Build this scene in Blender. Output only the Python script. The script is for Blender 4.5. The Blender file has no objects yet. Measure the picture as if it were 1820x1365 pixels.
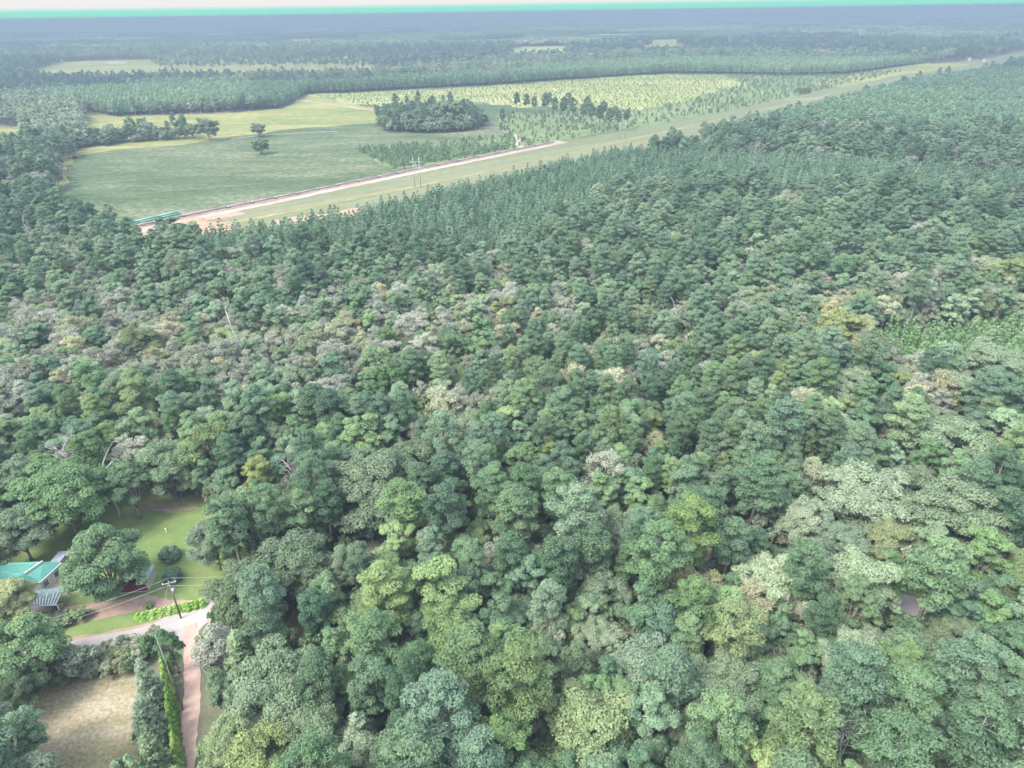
import bpy, math, random
import numpy as np
from mathutils import Vector, Matrix, geometry

S = bpy.context.scene
COL = S.collection
rnd = random.Random(7)
RNG = np.random.default_rng(11)

# ------------------------------------------------------------------ camera
CAM_H = 100.0
PITCH = math.radians(28.60)
ROLL = 0.0150
FPX = 1820 * 24.0 / 36.0
fwd = Vector((0, math.cos(PITCH), -math.sin(PITCH)))
rt0 = Vector((1, 0, 0)); up0 = rt0.cross(fwd)
rt = (rt0 * math.cos(ROLL) - up0 * math.sin(ROLL)).normalized()
up = (up0 * math.cos(ROLL) + rt0 * math.sin(ROLL)).normalized()
cd = bpy.data.cameras.new('camera'); cam = bpy.data.objects.new('camera', cd); COL.objects.link(cam)
cd.lens = 24; cd.sensor_width = 36; cd.clip_start = 0.5; cd.clip_end = 120000
m = Matrix((rt, up, -fwd)).transposed().to_4x4(); m.translation = (0, 0, CAM_H)
cam.matrix_world = m
S.camera = cam

# ------------------------------------------------------------------ light
SUN_EL, SUN_AZ = math.radians(52), math.radians(-125)      # azimuth clockwise from +Y
w = bpy.data.worlds.new('World'); S.world = w; w.use_nodes = True
nt = w.node_tree; bg = nt.nodes['Background']
sky = nt.nodes.new('ShaderNodeTexSky'); sky.sky_type = 'NISHITA'; sky.sun_disc = False
sky.sun_elevation = SUN_EL; sky.sun_rotation = SUN_AZ
sky.altitude = 100; sky.air_density = 1.0; sky.dust_density = 3.0; sky.ozone_density = 1.0
# thin bright overcast over the clear sky, and the teal strip under the white at the horizon
tc = nt.nodes.new('ShaderNodeTexCoord'); sx = nt.nodes.new('ShaderNodeSeparateXYZ'); nt.links.new(tc.outputs['Generated'], sx.inputs[0])
oc = nt.nodes.new('ShaderNodeMix'); oc.data_type = 'RGBA'; oc.inputs[0].default_value = .7
nt.links.new(sky.outputs[0], oc.inputs[6]); oc.inputs[7].default_value = (1.42, 1.40, 1.38, 1)
mr = nt.nodes.new('ShaderNodeMapRange'); nt.links.new(sx.outputs[2], mr.inputs[0])
for i_, v_ in ((1, .0110), (2, .0060), (3, 0), (4, 1)): mr.inputs[i_].default_value = v_
m2 = nt.nodes.new('ShaderNodeMapRange'); m2.interpolation_type = 'SMOOTHSTEP'; nt.links.new(sx.outputs[2], m2.inputs[0])
for i_, v_ in ((1, .02), (2, .14), (3, 0), (4, 1)): m2.inputs[i_].default_value = v_
wh = nt.nodes.new('ShaderNodeMix'); wh.data_type = 'RGBA'; nt.links.new(m2.outputs[0], wh.inputs[0])
wh.inputs[6].default_value = (.42, .412, .403, 1); nt.links.new(oc.outputs[2], wh.inputs[7])
hz = nt.nodes.new('ShaderNodeMix'); hz.data_type = 'RGBA'; nt.links.new(mr.outputs[0], hz.inputs[0])
nt.links.new(wh.outputs[2], hz.inputs[6]); hz.inputs[7].default_value = (.150, .395, .325, 1)
nt.links.new(hz.outputs[2], bg.inputs[0]); bg.inputs[1].default_value = 0.15
sd = bpy.data.lights.new('sun', 'SUN'); so = bpy.data.objects.new('sun', sd); COL.objects.link(so)
sd.energy = 0.6; sd.angle = math.radians(20); sd.color = (1.0, 0.96, 0.90)
sdir = Vector((math.sin(SUN_AZ) * math.cos(SUN_EL), math.cos(SUN_AZ) * math.cos(SUN_EL), math.sin(SUN_EL)))
so.rotation_euler = sdir.to_track_quat('Z', 'Y').to_euler()
S.view_settings.view_transform = 'Standard'; S.view_settings.look = 'None'
S.view_settings.exposure = 3.86; S.view_settings.gamma = 1
S.cycles.volume_step_rate = 1; S.cycles.max_bounces = 6
S.cycles.transparent_max_bounces = 8; S.cycles.volume_bounces = 1
S.cycles.diffuse_bounces = 4; S.cycles.transmission_bounces = 2

HAZE_DENSITY = 4.8e-4
GROUND_R = 9900.0

# ------------------------------------------------------------------ helpers
def g(px, py, z=0.0):
    """point of the place at height z seen at pixel (px,py) of the 1820-wide frame"""
    d = fwd + rt * ((px - 910) / FPX) + up * ((682.5 - py) / FPX)
    t = (z - CAM_H) / d.z
    return Vector((d.x * t, d.y * t, z))

RT, UP, FW = np.array(rt), np.array(up), np.array(fwd)
def proj(P):
    P = np.asarray(P, float) - np.array([0, 0, CAM_H])
    dz = P @ FW
    return np.stack([910 + FPX * (P @ RT) / dz, 682.5 - FPX * (P @ UP) / dz], -1)

def ppm(p):
    """pixels per metre at a point"""
    return FPX / ((Vector(p) - Vector((0, 0, CAM_H))).dot(fwd))

def inside(poly, pts):
    """numpy point in polygon; pts (N,2)"""
    poly = np.asarray(poly, float); pts = np.asarray(pts, float)
    x, y = pts[:, 0], pts[:, 1]; r = np.zeros(len(pts), bool)
    j = len(poly) - 1
    for i in range(len(poly)):
        xi, yi = poly[i]; xj, yj = poly[j]
        with np.errstate(divide='ignore', invalid='ignore'):
            c = ((yi > y) != (yj > y)) & (x < (xj - xi) * (y - yi) / (yj - yi + 1e-12) + xi)
        r ^= c; j = i
    return r

def W(pts):
    """pixel outline (px,py[,z]) -> list of ground (x,y)"""
    out = []
    for p in pts:
        q = g(p[0], p[1], p[2] if len(p) > 2 else 0)
        out.append((q.x, q.y))
    return out

def tag(o, label=None, cat=None, group=None, kind=None):
    if label: o['label'] = label
    if cat: o['category'] = cat
    if group: o['group'] = group
    if kind: o['kind'] = kind
    return o

def link(name, me, parent=None, loc=None):
    o = bpy.data.objects.new(name, me); COL.objects.link(o)
    if parent: o.parent = parent
    if loc is not None: o.location = loc
    return o

def thing(name, label, cat, loc=(0, 0, 0), rz=0, group=None):
    o = bpy.data.objects.new(name, None); COL.objects.link(o)
    o.location = loc; o.rotation_euler = (0, 0, rz); o.empty_display_size = 0.5
    return tag(o, label, cat, group)

def np_mesh(name, V, F, mats, tint=None, mi=None, smooth=False):
    """V (n,3); F (m,4) or (m,3) arrays, or list of such"""
    Fs = F if isinstance(F, list) else [F]
    me = bpy.data.meshes.new(name)
    V = np.asarray(V, np.float32)
    me.vertices.add(len(V)); me.vertices.foreach_set('co', V.ravel())
    Fs = [np.asarray(f, np.int32) for f in Fs if len(f)]
    loops = np.concatenate([f.ravel() for f in Fs])
    tot = np.concatenate([np.full(len(f), f.shape[1]) for f in Fs])
    st = np.concatenate([[0], np.cumsum(tot)[:-1]])
    me.loops.add(len(loops)); me.loops.foreach_set('vertex_index', loops.astype(np.int32))
    me.polygons.add(len(tot)); me.polygons.foreach_set('loop_start', st.astype(np.int32))
    try: me.polygons.foreach_set('loop_total', tot.astype(np.int32))
    except Exception: pass
    for mt in mats: me.materials.append(mt)
    if mi is not None: me.polygons.foreach_set('material_index', np.asarray(mi, np.int32))
    me.update(calc_edges=True)
    if smooth: me.polygons.foreach_set('use_smooth', np.ones(len(tot), bool))
    if tint is not None:
        a = me.attributes.new('tint', 'FLOAT', 'FACE'); a.data.foreach_set('value', np.asarray(tint, np.float32))
    return me

class MB:
    """collects faces of boxes, tubes and sheets into one mesh"""
    def __init__(s): s.v = []; s.f = []; s.sm = []
    def add(s, vs, fs):
        n = len(s.v); s.v += [tuple(v) for v in vs]; s.f += [tuple(i + n for i in f) for f in fs]; return s
    def box(s, c, sz, rz=0):
        cx, cy, cz = c; a, b, h = sz[0] / 2, sz[1] / 2, sz[2] / 2
        ca, sa = math.cos(rz), math.sin(rz); vs = []
        for z in (-h, h):
            for x, y in ((-a, -b), (a, -b), (a, b), (-a, b)):
                vs.append((cx + x * ca - y * sa, cy + x * sa + y * ca, cz + z))
        return s.add(vs, [(0, 3, 2, 1), (4, 5, 6, 7), (0, 1, 5, 4), (1, 2, 6, 5), (2, 3, 7, 6), (3, 0, 4, 7)])
    def tube(s, pts, rad, n=8, cap=True):
        pts = [Vector(p) for p in pts]
        if not hasattr(rad, '__len__'): rad = [rad] * len(pts)
        vs = []; fs = []
        for i, p in enumerate(pts):
            d = (pts[min(i + 1, len(pts) - 1)] - pts[max(i - 1, 0)]).normalized()
            a = d.orthogonal().normalized() if abs(d.z) > .9 else d.cross(Vector((0, 0, 1))).normalized()
            b = d.cross(a)
            for k in range(n):
                t = 2 * math.pi * k / n
                vs.append(p + (a * math.cos(t) + b * math.sin(t)) * rad[i])
        for i in range(len(pts) - 1):
            for k in range(n):
                fs.append((i * n + k, i * n + (k + 1) % n, (i + 1) * n + (k + 1) % n, (i + 1) * n + k))
        if cap:
            fs.append(tuple(range(n))[::-1]); fs.append(tuple((len(pts) - 1) * n + k for k in range(n)))
        return s.add(vs, fs)
    def slab(s, corners, t):
        """flat polygon given by 3D corners, thickened downwards"""
        n = len(corners); c = [Vector(v) for v in corners]
        vs = c + [v - Vector((0, 0, t)) for v in c]
        return s.add(vs, [tuple(range(n)), tuple(range(2 * n - 1, n - 1, -1))] + [(i, i + n, (i + 1) % n + n, (i + 1) % n) for i in range(n)])
    def mesh(s, name, mat, smooth=False):
        me = bpy.data.meshes.new(name); me.from_pydata(s.v, [], s.f); me.materials.append(mat)
        if smooth:
            for p in me.polygons: p.use_smooth = True
        me.validate(); me.update(); return me
    def build(s, name, mat, parent=None, smooth=False):
        return link(name, s.mesh(name, mat, smooth), parent)

# ------------------------------------------------------------------ materials
def nodes(mat):
    mat.use_nodes = True; t = mat.node_tree; b = t.nodes['Principled BSDF']
    return t, b
def N(t, typ, **kw):
    n = t.nodes.new(typ)
    for k, v in kw.items(): setattr(n, k, v)
    return n
def ramp(t, fac, stops):
    r = N(t, 'ShaderNodeValToRGB'); e = r.color_ramp.elements
    while len(e) < len(stops): e.new(0.5)
    for el, (p, c) in zip(e, stops): el.position = p; el.color = (*c, 1)
    t.links.new(fac, r.inputs[0]); return r.outputs[0]
def noise(t, vec, scale, detail=4, rough=.6, dist=0):
    n = N(t, 'ShaderNodeTexNoise'); n.inputs['Scale'].default_value = scale
    n.inputs['Detail'].default_value = detail; n.inputs['Roughness'].default_value = rough
    n.inputs['Distortion'].default_value = dist
    if vec is not None: t.links.new(vec, n.inputs['Vector'])
    return n.outputs[0]
def mixc(t, fac, a, b, mode='MIX'):
    n = N(t, 'ShaderNodeMix', data_type='RGBA', blend_type=mode)
    for s, v in ((0, fac), (6, a), (7, b)):
        if isinstance(v, (int, float)): n.inputs[s].default_value = v
        elif isinstance(v, tuple): n.inputs[s].default_value = (*v, 1)
        else: t.links.new(v, n.inputs[s])
    return n.outputs[2]
def mathn(t, op, a, b=None, c=None):
    n = N(t, 'ShaderNodeMath', operation=op)
    for i, v in enumerate((a, b, c)):
        if v is None: continue
        if isinstance(v, (int, float)): n.inputs[i].default_value = v
        else: t.links.new(v, n.inputs[i])
    return n.outputs[0]

GSC = {'pasture_grass': .185, 'dry_sunlit_grass': .25, 'cleared_strip_grass': .26, 'regrowth_ground': .34, 'young_plantation_ground': .34, 'bare_pale_soil': .34, 'orange_clay': .36, 'trench_soil': .6,
       'lawn_grass': .37, 'mown_dry_grass': .40, 'worn_pale_asphalt': .52, 'red_dirt': .62, 'pine_straw_mulch': .66}
def ground_mat(name, stops, scales=(0.02, 0.15, 1.5), stretch=None, rot=0, rough=.95, bump=0, fine=.35):
    k_ = GSC.get(name, 1.0) * 1.15; stops = [(p_, tuple(x * k_ for x in c_)) for p_, c_ in stops]
    m = bpy.data.materials.new(name); t, b = nodes(m)
    pos = N(t, 'ShaderNodeNewGeometry').outputs['Position']
    mp = N(t, 'ShaderNodeMapping', vector_type='TEXTURE'); mp.inputs['Rotation'].default_value = (0, 0, rot)
    if stretch: mp.inputs['Scale'].default_value = (*stretch, 1)
    t.links.new(pos, mp.inputs['Vector']); v = mp.outputs[0]
    n1 = noise(t, v, scales[0], 5, .6, .3); n2 = noise(t, v, scales[1], 5, .65); n3 = noise(t, pos, scales[2], 4, .7)
    f = mathn(t, 'MULTIPLY_ADD', n2, .5, mathn(t, 'MULTIPLY', n1, .7))
    f = mathn(t, 'MULTIPLY_ADD', mathn(t, 'SUBTRACT', n3, .5), fine, mathn(t, 'SUBTRACT', f, .1))
    col = ramp(t, f, stops)
    t.links.new(col, b.inputs['Base Color']); b.inputs['Roughness'].default_value = rough
    b.inputs['Specular IOR Level'].default_value = .1
    if bump:
        bn = N(t, 'ShaderNodeBump'); bn.inputs['Strength'].default_value = .7; bn.inputs['Distance'].default_value = bump
        t.links.new(n3, bn.inputs['Height']); t.links.new(bn.outputs[0], b.inputs['Normal'])
    return m

def plain_mat(name, col, rough=.6, metal=0, var=.12, scale=3.0, spec=.3):
    m = bpy.data.materials.new(name); t, b = nodes(m)
    pos = N(t, 'ShaderNodeNewGeometry').outputs['Position']
    n = noise(t, pos, scale, 5, .65)
    c1 = tuple(c * (1 - 1.6 * var) for c in col); c2 = tuple(min(1, c * (1 + 1.2 * var)) for c in col)
    t.links.new(ramp(t, n, [(.3, c1), (.55, col), (.75, c2)]), b.inputs['Base Color'])
    b.inputs['Roughness'].default_value = rough; b.inputs['Metallic'].default_value = metal
    b.inputs['Specular IOR Level'].default_value = spec
    return m

def leaf_mat(name, dark, mid, light, region=None, trans=.42, big=.004):
    dark, mid, light = [tuple(min(.5, x * 1.45) for x in q) for q in (dark, mid, light)]
    """foliage: colour varies leaf by leaf (tint), tree by tree (object random) and over the woods"""
    m = bpy.data.materials.new(name); t, b = nodes(m)
    oi = N(t, 'ShaderNodeObjectInfo'); at = N(t, 'ShaderNodeAttribute', attribute_name='tint')
    pos = N(t, 'ShaderNodeNewGeometry').outputs['Position']
    n1 = noise(t, pos, big, 4, .6)
    f = mathn(t, 'MULTIPLY_ADD', oi.outputs['Random'], .45, mathn(t, 'MULTIPLY', at.outputs['Fac'], .55))
    f = mathn(t, 'MULTIPLY_ADD', mathn(t, 'SUBTRACT', n1, .5), .9, f)
    if name.startswith('far_'):      # stands of different age and kind
        vm = N(t, 'ShaderNodeMapping', vector_type='TEXTURE'); vm.inputs['Scale'].default_value = (900, 420, 1000); vm.inputs['Rotation'].default_value = (0, 0, .3)
        t.links.new(pos, vm.inputs['Vector']); vo = N(t, 'ShaderNodeTexVoronoi'); t.links.new(vm.outputs[0], vo.inputs['Vector']); vo.inputs['Scale'].default_value = 1
        sv = N(t, 'ShaderNodeSeparateColor'); t.links.new(vo.outputs['Color'], sv.inputs[0])
        f = mathn(t, 'MULTIPLY_ADD', mathn(t, 'SUBTRACT', sv.outputs[0], .5), .95, f)
    col = ramp(t, f, [(.12, dark), (.5, mid), (.9, light)])
    # each tree its own shade, and its own hue
    wn = N(t, 'ShaderNodeTexWhiteNoise', noise_dimensions='1D'); t.links.new(oi.outputs['Random'], wn.inputs['W'])
    hs = N(t, 'ShaderNodeHueSaturation')
    t.links.new(mathn(t, 'MULTIPLY_ADD', wn.outputs[0], .016, .490), hs.inputs['Hue'])
    wn2 = N(t, 'ShaderNodeTexWhiteNoise', noise_dimensions='1D'); t.links.new(mathn(t, 'MULTIPLY', oi.outputs['Random'], 37.3), wn2.inputs['W'])
    t.links.new(mathn(t, 'MULTIPLY_ADD', wn2.outputs[0], .42, .80), hs.inputs['Value'])
    t.links.new(mathn(t, 'MULTIPLY_ADD', wn2.outputs[0], -.22, 1.0), hs.inputs['Saturation'])
    t.links.new(col, hs.inputs['Color'])
    col = mixc(t, 1.0, hs.outputs[0], oi.outputs['Color'], 'MULTIPLY')
    t.links.new(col, b.inputs['Base Color']); b.inputs['Roughness'].default_value = .75
    b.inputs['Specular IOR Level'].default_value = .15
    tr = N(t, 'ShaderNodeBsdfTranslucent'); t.links.new(col, tr.inputs['Color'])
    mx = N(t, 'ShaderNodeMixShader'); mx.inputs[0].default_value = trans
    t.links.new(b.outputs[0], mx.inputs[1]); t.links.new(tr.outputs[0], mx.inputs[2])
    t.links.new(mx.outputs[0], t.nodes['Material Output'].inputs['Surface'])
    return m

M = {}
M['pine'] = leaf_mat('pine_needles', (.043, .085, .052), (.070, .124, .068), (.112, .163, .078))
M['broad'] = leaf_mat('broad_leaves', (.048, .098, .054), (.076, .138, .070), (.122, .176, .084))
M['oak'] = leaf_mat('oak_leaves', (.070, .108, .060), (.105, .150, .084), (.150, .195, .108))
M['grey'] = leaf_mat('mossy_twigs', (.098, .118, .080), (.138, .155, .110), (.188, .198, .150), trans=.25)
M['yellow'] = leaf_mat('yellowing_leaves', (.075, .120, .050), (.115, .155, .060), (.170, .185, .070))
M['cedar'] = leaf_mat('cedar_sprays', (.060, .100, .065), (.100, .145, .085), (.150, .190, .105))
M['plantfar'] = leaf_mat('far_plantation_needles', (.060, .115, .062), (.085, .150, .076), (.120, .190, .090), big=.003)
M['plant'] = leaf_mat('plantation_needles', (.050, .098, .060), (.074, .132, .074), (.104, .168, .086), big=.008)
M['sapling'] = leaf_mat('young_pine_needles', (.064, .132, .056), (.096, .174, .066), (.145, .215, .082))
M['shrub'] = leaf_mat('shrub_leaves', (.055, .100, .050), (.085, .140, .062), (.130, .175, .075))
M['scrub'] = leaf_mat('scrub_leaves', (.085, .115, .075), (.135, .165, .100), (.19, .20, .13))
M['vine'] = leaf_mat('vine_leaves', (.09, .17, .04), (.13, .23, .045), (.17, .27, .055))
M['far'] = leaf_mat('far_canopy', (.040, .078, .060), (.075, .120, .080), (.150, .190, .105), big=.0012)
M['bark'] = plain_mat('bark', (.16, .135, .12), .9, scale=1.5)
M['pinebark'] = plain_mat('pine_bark', (.165, .145, .13), .9, scale=1.5)
M['deadwood'] = plain_mat('dead_wood', (.27, .255, .24), .85, scale=1.2)

M['floor'] = ground_mat('forest_floor_soil', [(.2, (.045, .055, .035)), (.5, (.085, .09, .055)), (.8, (.13, .12, .085))], bump=.2)
M['pasture'] = ground_mat('pasture_grass', [(.32, (.10, .19, .075)), (.43, (.16, .26, .11)), (.51, (.23, .32, .15)), (.58, (.33, .39, .21)), (.68, (.52, .54, .34))], (.010, .06, .22), (2.6, 1), -.10, fine=.8)
M['hay'] = ground_mat('dry_sunlit_grass', [(.30, (.24, .32, .10)), (.5, (.42, .44, .15)), (.68, (.66, .60, .26))], (.01, .05, .10), (3, 1), .05, fine=.7)  # dry grass tone; its yellow also paints in sunlight on the upper pasture
M['row'] = ground_mat('cleared_strip_grass', [(.25, (.17, .24, .11)), (.5, (.27, .31, .16)), (.75, (.42, .40, .25))], (.02, .12, .15), (14, 1), math.radians(39), fine=.45)
M['regrowth'] = ground_mat('regrowth_ground', [(.25, (.11, .19, .08)), (.5, (.19, .26, .10)), (.75, (.34, .35, .19))], (.015, .08, .12), fine=.9)
M['youngp'] = ground_mat('young_plantation_ground', [(.3, (.20, .30, .09)), (.5, (.38, .42, .15)), (.7, (.66, .58, .28))], (.01, .06, .12), (3, 1), 0, fine=.7)  # yellow-green ground, with sunshine on the clearing painted into its tone
M['sand'] = ground_mat('bare_pale_soil', [(.25, (.36, .30, .22)), (.5, (.50, .44, .34)), (.75, (.66, .60, .50))], (.02, .2, 1.2))
M['clay'] = ground_mat('orange_clay', [(.25, (.36, .22, .14)), (.5, (.50, .33, .23)), (.75, (.62, .46, .35))], (.03, .15, 1.0))
M['trench'] = ground_mat('trench_soil', [(.25, (.13, .09, .08)), (.5, (.2, .14, .12)), (.75, (.3, .22, .18))], (.03, .2, 1.0))
M['lawn'] = ground_mat('lawn_grass', [(.22, (.12, .20, .07)), (.42, (.18, .27, .09)), (.56, (.25, .33, .12)), (.75, (.38, .37, .20))], (.05, .3, 3.0), fine=.3, bump=.03)
M['mown'] = ground_mat('mown_dry_grass', [(.28, (.14, .18, .075)), (.42, (.25, .235, .13)), (.55, (.34, .30, .19)), (.7, (.50, .43, .32))], (.05, .3, 1.6), (4, 1), .1, fine=.8, bump=.04)
M['mulch'] = ground_mat('pine_straw_mulch', [(.25, (.17, .13, .10)), (.5, (.27, .19, .155)), (.75, (.38, .29, .24))], (.1, .6, 4.0), fine=.5, bump=.04)
M['driveway'] = ground_mat('red_dirt', [(.2, (.24, .165, .13)), (.5, (.36, .26, .21)), (.8, (.50, .39, .32))], (.1, .5, 3.0), (1, 5), .03, fine=.3, bump=.04)
M['road'] = ground_mat('worn_pale_asphalt', [(.2, (.27, .245, .23)), (.5, (.35, .325, .31)), (.8, (.46, .43, .40))], (.1, .6, 5.0), fine=.3)
M['lot'] = ground_mat('leaf_litter_dirt', [(.2, (.10, .085, .055)), (.5, (.17, .125, .09)), (.8, (.24, .18, .13))], (.1, .6, 4.0), fine=.5, bump=.05)
M['horizon'] = ground_mat('far_teal_land', [(.3, (.10, .62, .36)), (.5, (.12, .72, .42)), (.7, (.16, .80, .50))], (.0002, .001, .01), (6, 1))
M['patio'] = plain_mat('patio_concrete', (.28, .24, .20), .9)
M['teal'] = plain_mat('teal_metal_roof', (.055, .20, .155), .5, 0, .08, .6, .5)
M['cap'] = plain_mat('ridge_cap_metal', (.30, .27, .27), .5)
M['cream'] = plain_mat('cream_siding', (.36, .33, .285), .8)
M['white'] = plain_mat('white_paint', (.52, .52, .51), .6, 0, .06)
M['glass'] = plain_mat('window_glass', (.05, .07, .08), .12, 0, .1, 3, .6)
M['tin'] = plain_mat('blue_grey_tin', (.17, .20, .24), .5, .1, .15, 2)
M['maroon'] = plain_mat('maroon_boards', (.10, .014, .032), .7)
M['pergola'] = plain_mat('weathered_teal_panel', (.085, .14, .14), .5, 0, .15, 1.2)
M['pole'] = plain_mat('creosote_pole', (.10, .075, .06), .9)
M['metal'] = plain_mat('galvanised_steel', (.22, .235, .24), .5, .2)
M['paleshaft'] = plain_mat('pale_weathered_pole', (.13, .125, .115), .8)
M['greenpipe'] = plain_mat('green_coated_pipe', (.07, .22, .18), .45)
M['rustpipe'] = plain_mat('dull_steel_pipe', (.20, .14, .15), .6)
M['sandbag'] = plain_mat('pale_grey_wrap', (.26, .25, .25), .8)
M['barrel'] = plain_mat('dark_blue_plastic', (.05, .07, .11), .5)
M['wire'] = plain_mat('aluminium_wire', (.22, .23, .24), .5)

# ------------------------------------------------------------------ ground sheets
def subdiv_outline(pts, step, jit, seed):
    r = random.Random(seed); out = []
    n = len(pts)
    for i in range(n):
        a = Vector(pts[i]).to_2d(); b = Vector(pts[(i + 1) % n]).to_2d(); L = (b - a).length
        # a pixel-sized step far away would be hundreds of points: grow with distance
        st = max(step, step * a.length / 150); k = max(1, min(60, int(L / st)))
        for j in range(k):
            p = a.lerp(b, j / k)
            if jit and j: p = p + Vector((r.uniform(-1, 1), r.uniform(-1, 1))) * jit * max(1, a.length / 300)
            out.append(p)
    return out

def sheet(name, px, z, mat, label=None, step=3, jit=.5, seed=1):
    pts = subdiv_outline(W(px), step, jit, seed)
    vs = [(p.x, p.y, z) for p in pts]
    tris = geometry.tessellate_polygon([[Vector(v) for v in vs]])
    me = bpy.data.meshes.new(name); me.from_pydata(vs, [], [tuple(t) for t in tris]); me.materials.append(mat)
    me.update()
    if sum(p.normal.z for p in me.polygons) < 0: me.flip_normals()
    o = link(name, me); o['kind'] = 'structure'
    return o

def ribbon(name, px, width, z, mat, jit=.0, seed=1, step=4):
    c = [Vector(p) for p in W(px)]
    # catmull-rom
    P = []
    for i in range(len(c) - 1):
        p0 = c[max(i - 1, 0)]; p1 = c[i]; p2 = c[i + 1]; p3 = c[min(i + 2, len(c) - 1)]
        k = max(2, min(50, int((p2 - p1).length / step)))
        for j in range(k):
            t = j / k
            P.append(.5 * ((2 * p1) + (p2 - p0) * t + (2 * p0 - 5 * p1 + 4 * p2 - p3) * t * t + (3 * p1 - p0 - 3 * p2 + p3) * t ** 3))
    P.append(c[-1]); r = random.Random(seed); vs = []; fs = []
    for i, p in enumerate(P):
        d = (P[min(i + 1, len(P) - 1)] - P[max(i - 1, 0)]).normalized(); nrm = Vector((-d.y, d.x))
        a = p + nrm * (width / 2 + r.uniform(-jit, jit)); b = p - nrm * (width / 2 + r.uniform(-jit, jit))
        vs += [(a.x, a.y, z), (b.x, b.y, z)]
        if i: fs.append((2 * i - 2, 2 * i - 1, 2 * i + 1, 2 * i))
    me = bpy.data.meshes.new(name); me.from_pydata(vs, [], fs); me.materials.append(mat); me.update()
    if sum(p.normal.z for p in me.polygons) < 0: me.flip_normals()
    o = link(name, me); o['kind'] = 'structure'; return o, P

R = GROUND_R
fl = MB()
fl.add([(R * math.cos(a), R * math.sin(a), 0) for a in [2 * math.pi * k / 96 for k in range(96)]], [tuple(range(96))])
tag(fl.build('ground', M['floor']), kind='structure')
# ring of far land at the horizon
TEAL0 = 9300

EXTRA_OPEN = []
OPEN_MAIN = [(150, 200), (200, 207), (400, 201), (500, 193), (523, 180), (545, 167), (620, 165), (870, 152), (960, 145), (1180, 131), (1300, 132), (1400, 134),
             (1500, 132), (1560, 124), (1640, 113), (1690, 110), (1750, 104), (1830, 88), (1960, 62),
             (1960, 92, 14), (1830, 104, 14), (1740, 122, 14), (1640, 135, 14), (1560, 153, 14), (1450, 180, 14), (1330, 208, 14), (1230, 237, 14), (1110, 262, 12), (1000, 288, 11),
             (850, 323, 10), (740, 349, 10), (645, 374, 10), (500, 398, 10), (400, 406, 10), (330, 420, 9), (240, 424, 9), (215, 420, 7), (150, 398), (90, 390), (96, 345), (110, 300), (118, 285), (150, 264),
             (158, 250), (150, 225)]
UPPER = [(150, 200), (200, 207), (400, 201), (500, 193), (523, 180), (700, 203), (690, 222), (560, 232), (480, 240), (400, 245), (350, 247), (150, 265)]
sheet('pasture', OPEN_MAIN, .03, M['pasture'], seed=2)
sheet('sunlit_dry_pasture', [(150, 200), (200, 207), (400, 201), (500, 193), (523, 180), (545, 167), (700, 200), (700, 215), (560, 226), (440, 240), (360, 252), (260, 262), (150, 275), (120, 300), (112, 330), (104, 330), (110, 300), (118, 285), (150, 264)], .07, M['hay'], seed=3, jit=3)  # sunlit strip beside cloud shade, put into the colour; grass partly yellower itself
REGROW = [(628, 266), (700, 258), (830, 258), (905, 240), (890, 232), (880, 205), (920, 200), (1100, 200), (1180, 180), (1290, 155), (1310, 134), (1500, 134), (1560, 126), (1600, 128), (1480, 156), (1300, 196), (1130, 226), (1000, 249), (922, 264), (700, 303), (660, 282)]
sheet('regrowth_clearing', REGROW, .10, M['regrowth'], seed=4, jit=3)
YOUNG = [(548, 168), (620, 166), (870, 153), (960, 146), (1180, 132), (1300, 133), (1320, 150), (1250, 172), (1140, 200), (1080, 190), (910, 190), (800, 175), (700, 196), (620, 182)]
sheet('young_plantation_clearing', YOUNG, .14, M['youngp'], seed=5, jit=4)
ROWP = [(330, 392), (600, 334), (740, 306), (920, 268), (1000, 252), (1130, 228), (1300, 197), (1480, 156), (1600, 129), (1640, 114), (1690, 111), (1750, 105), (1830, 89), (1960, 63),
        (1960, 92, 14), (1830, 104, 14), (1740, 122, 14), (1640, 135, 14), (1560, 153, 14), (1450, 180, 14), (1330, 208, 14), (1230, 237, 14), (1110, 262, 12), (1000, 288, 11),
        (850, 323, 10), (740, 349, 10), (645, 374, 10), (500, 398, 10), (400, 406, 10)]
sheet('power_line_corridor', ROWP, .18, M['row'], seed=6)
sheet('corridor_dry_patch', [(1440, 150), (1560, 124), (1640, 113), (1740, 112), (1680, 124), (1600, 133), (1500, 156)], .22, M['hay'], seed=7)
sheet('clay_work_area', [(205, 416), (228, 402), (325, 384), (345, 388), (420, 376), (440, 380), (340, 396), (410, 394), (430, 400), (420, 425), (240, 432)], .24, M['clay'], seed=8, jit=.8)
sheet('clay_bank', [(485, 392), (520, 386), (590, 380), (640, 368), (655, 380), (655, 400), (520, 412), (480, 404)], .25, M['clay'], seed=9, jit=.8)
LEFTF = [(-60, 224), (0, 225), (55, 232), (72, 243), (45, 266), (5, 290), (-60, 305)]
sheet('left_dry_field', LEFTF, .05, M['hay'], seed=10)
FAR1 = [(68, 123), (110, 111), (150, 108), (265, 106), (280, 117), (400, 120), (560, 117), (640, 116), (668, 124), (672, 138), (560, 145), (340, 148), (200, 150), (90, 150), (60, 138)]
sheet('far_tan_field', FAR1, .12, M['hay'], seed=11)
FAR1B = [(270, 104), (560, 100), (1000, 97), (1010, 112), (700, 121), (560, 120), (280, 122)]
sheet('pale_woodland_floor', FAR1B, .10, M['hay'], seed=12)
FAR2 = [(-40, 90), (60, 86), (150, 84), (100, 92), (0, 97), (-40, 97)]
sheet('far_pale_field', FAR2, .15, M['hay'], seed=13)
FAR3 = [(355, 93), (400, 84), (550, 77), (556, 86), (480, 95)]
sheet('far_green_clearing', FAR3, .15, M['regrowth'], seed=14)
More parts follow.
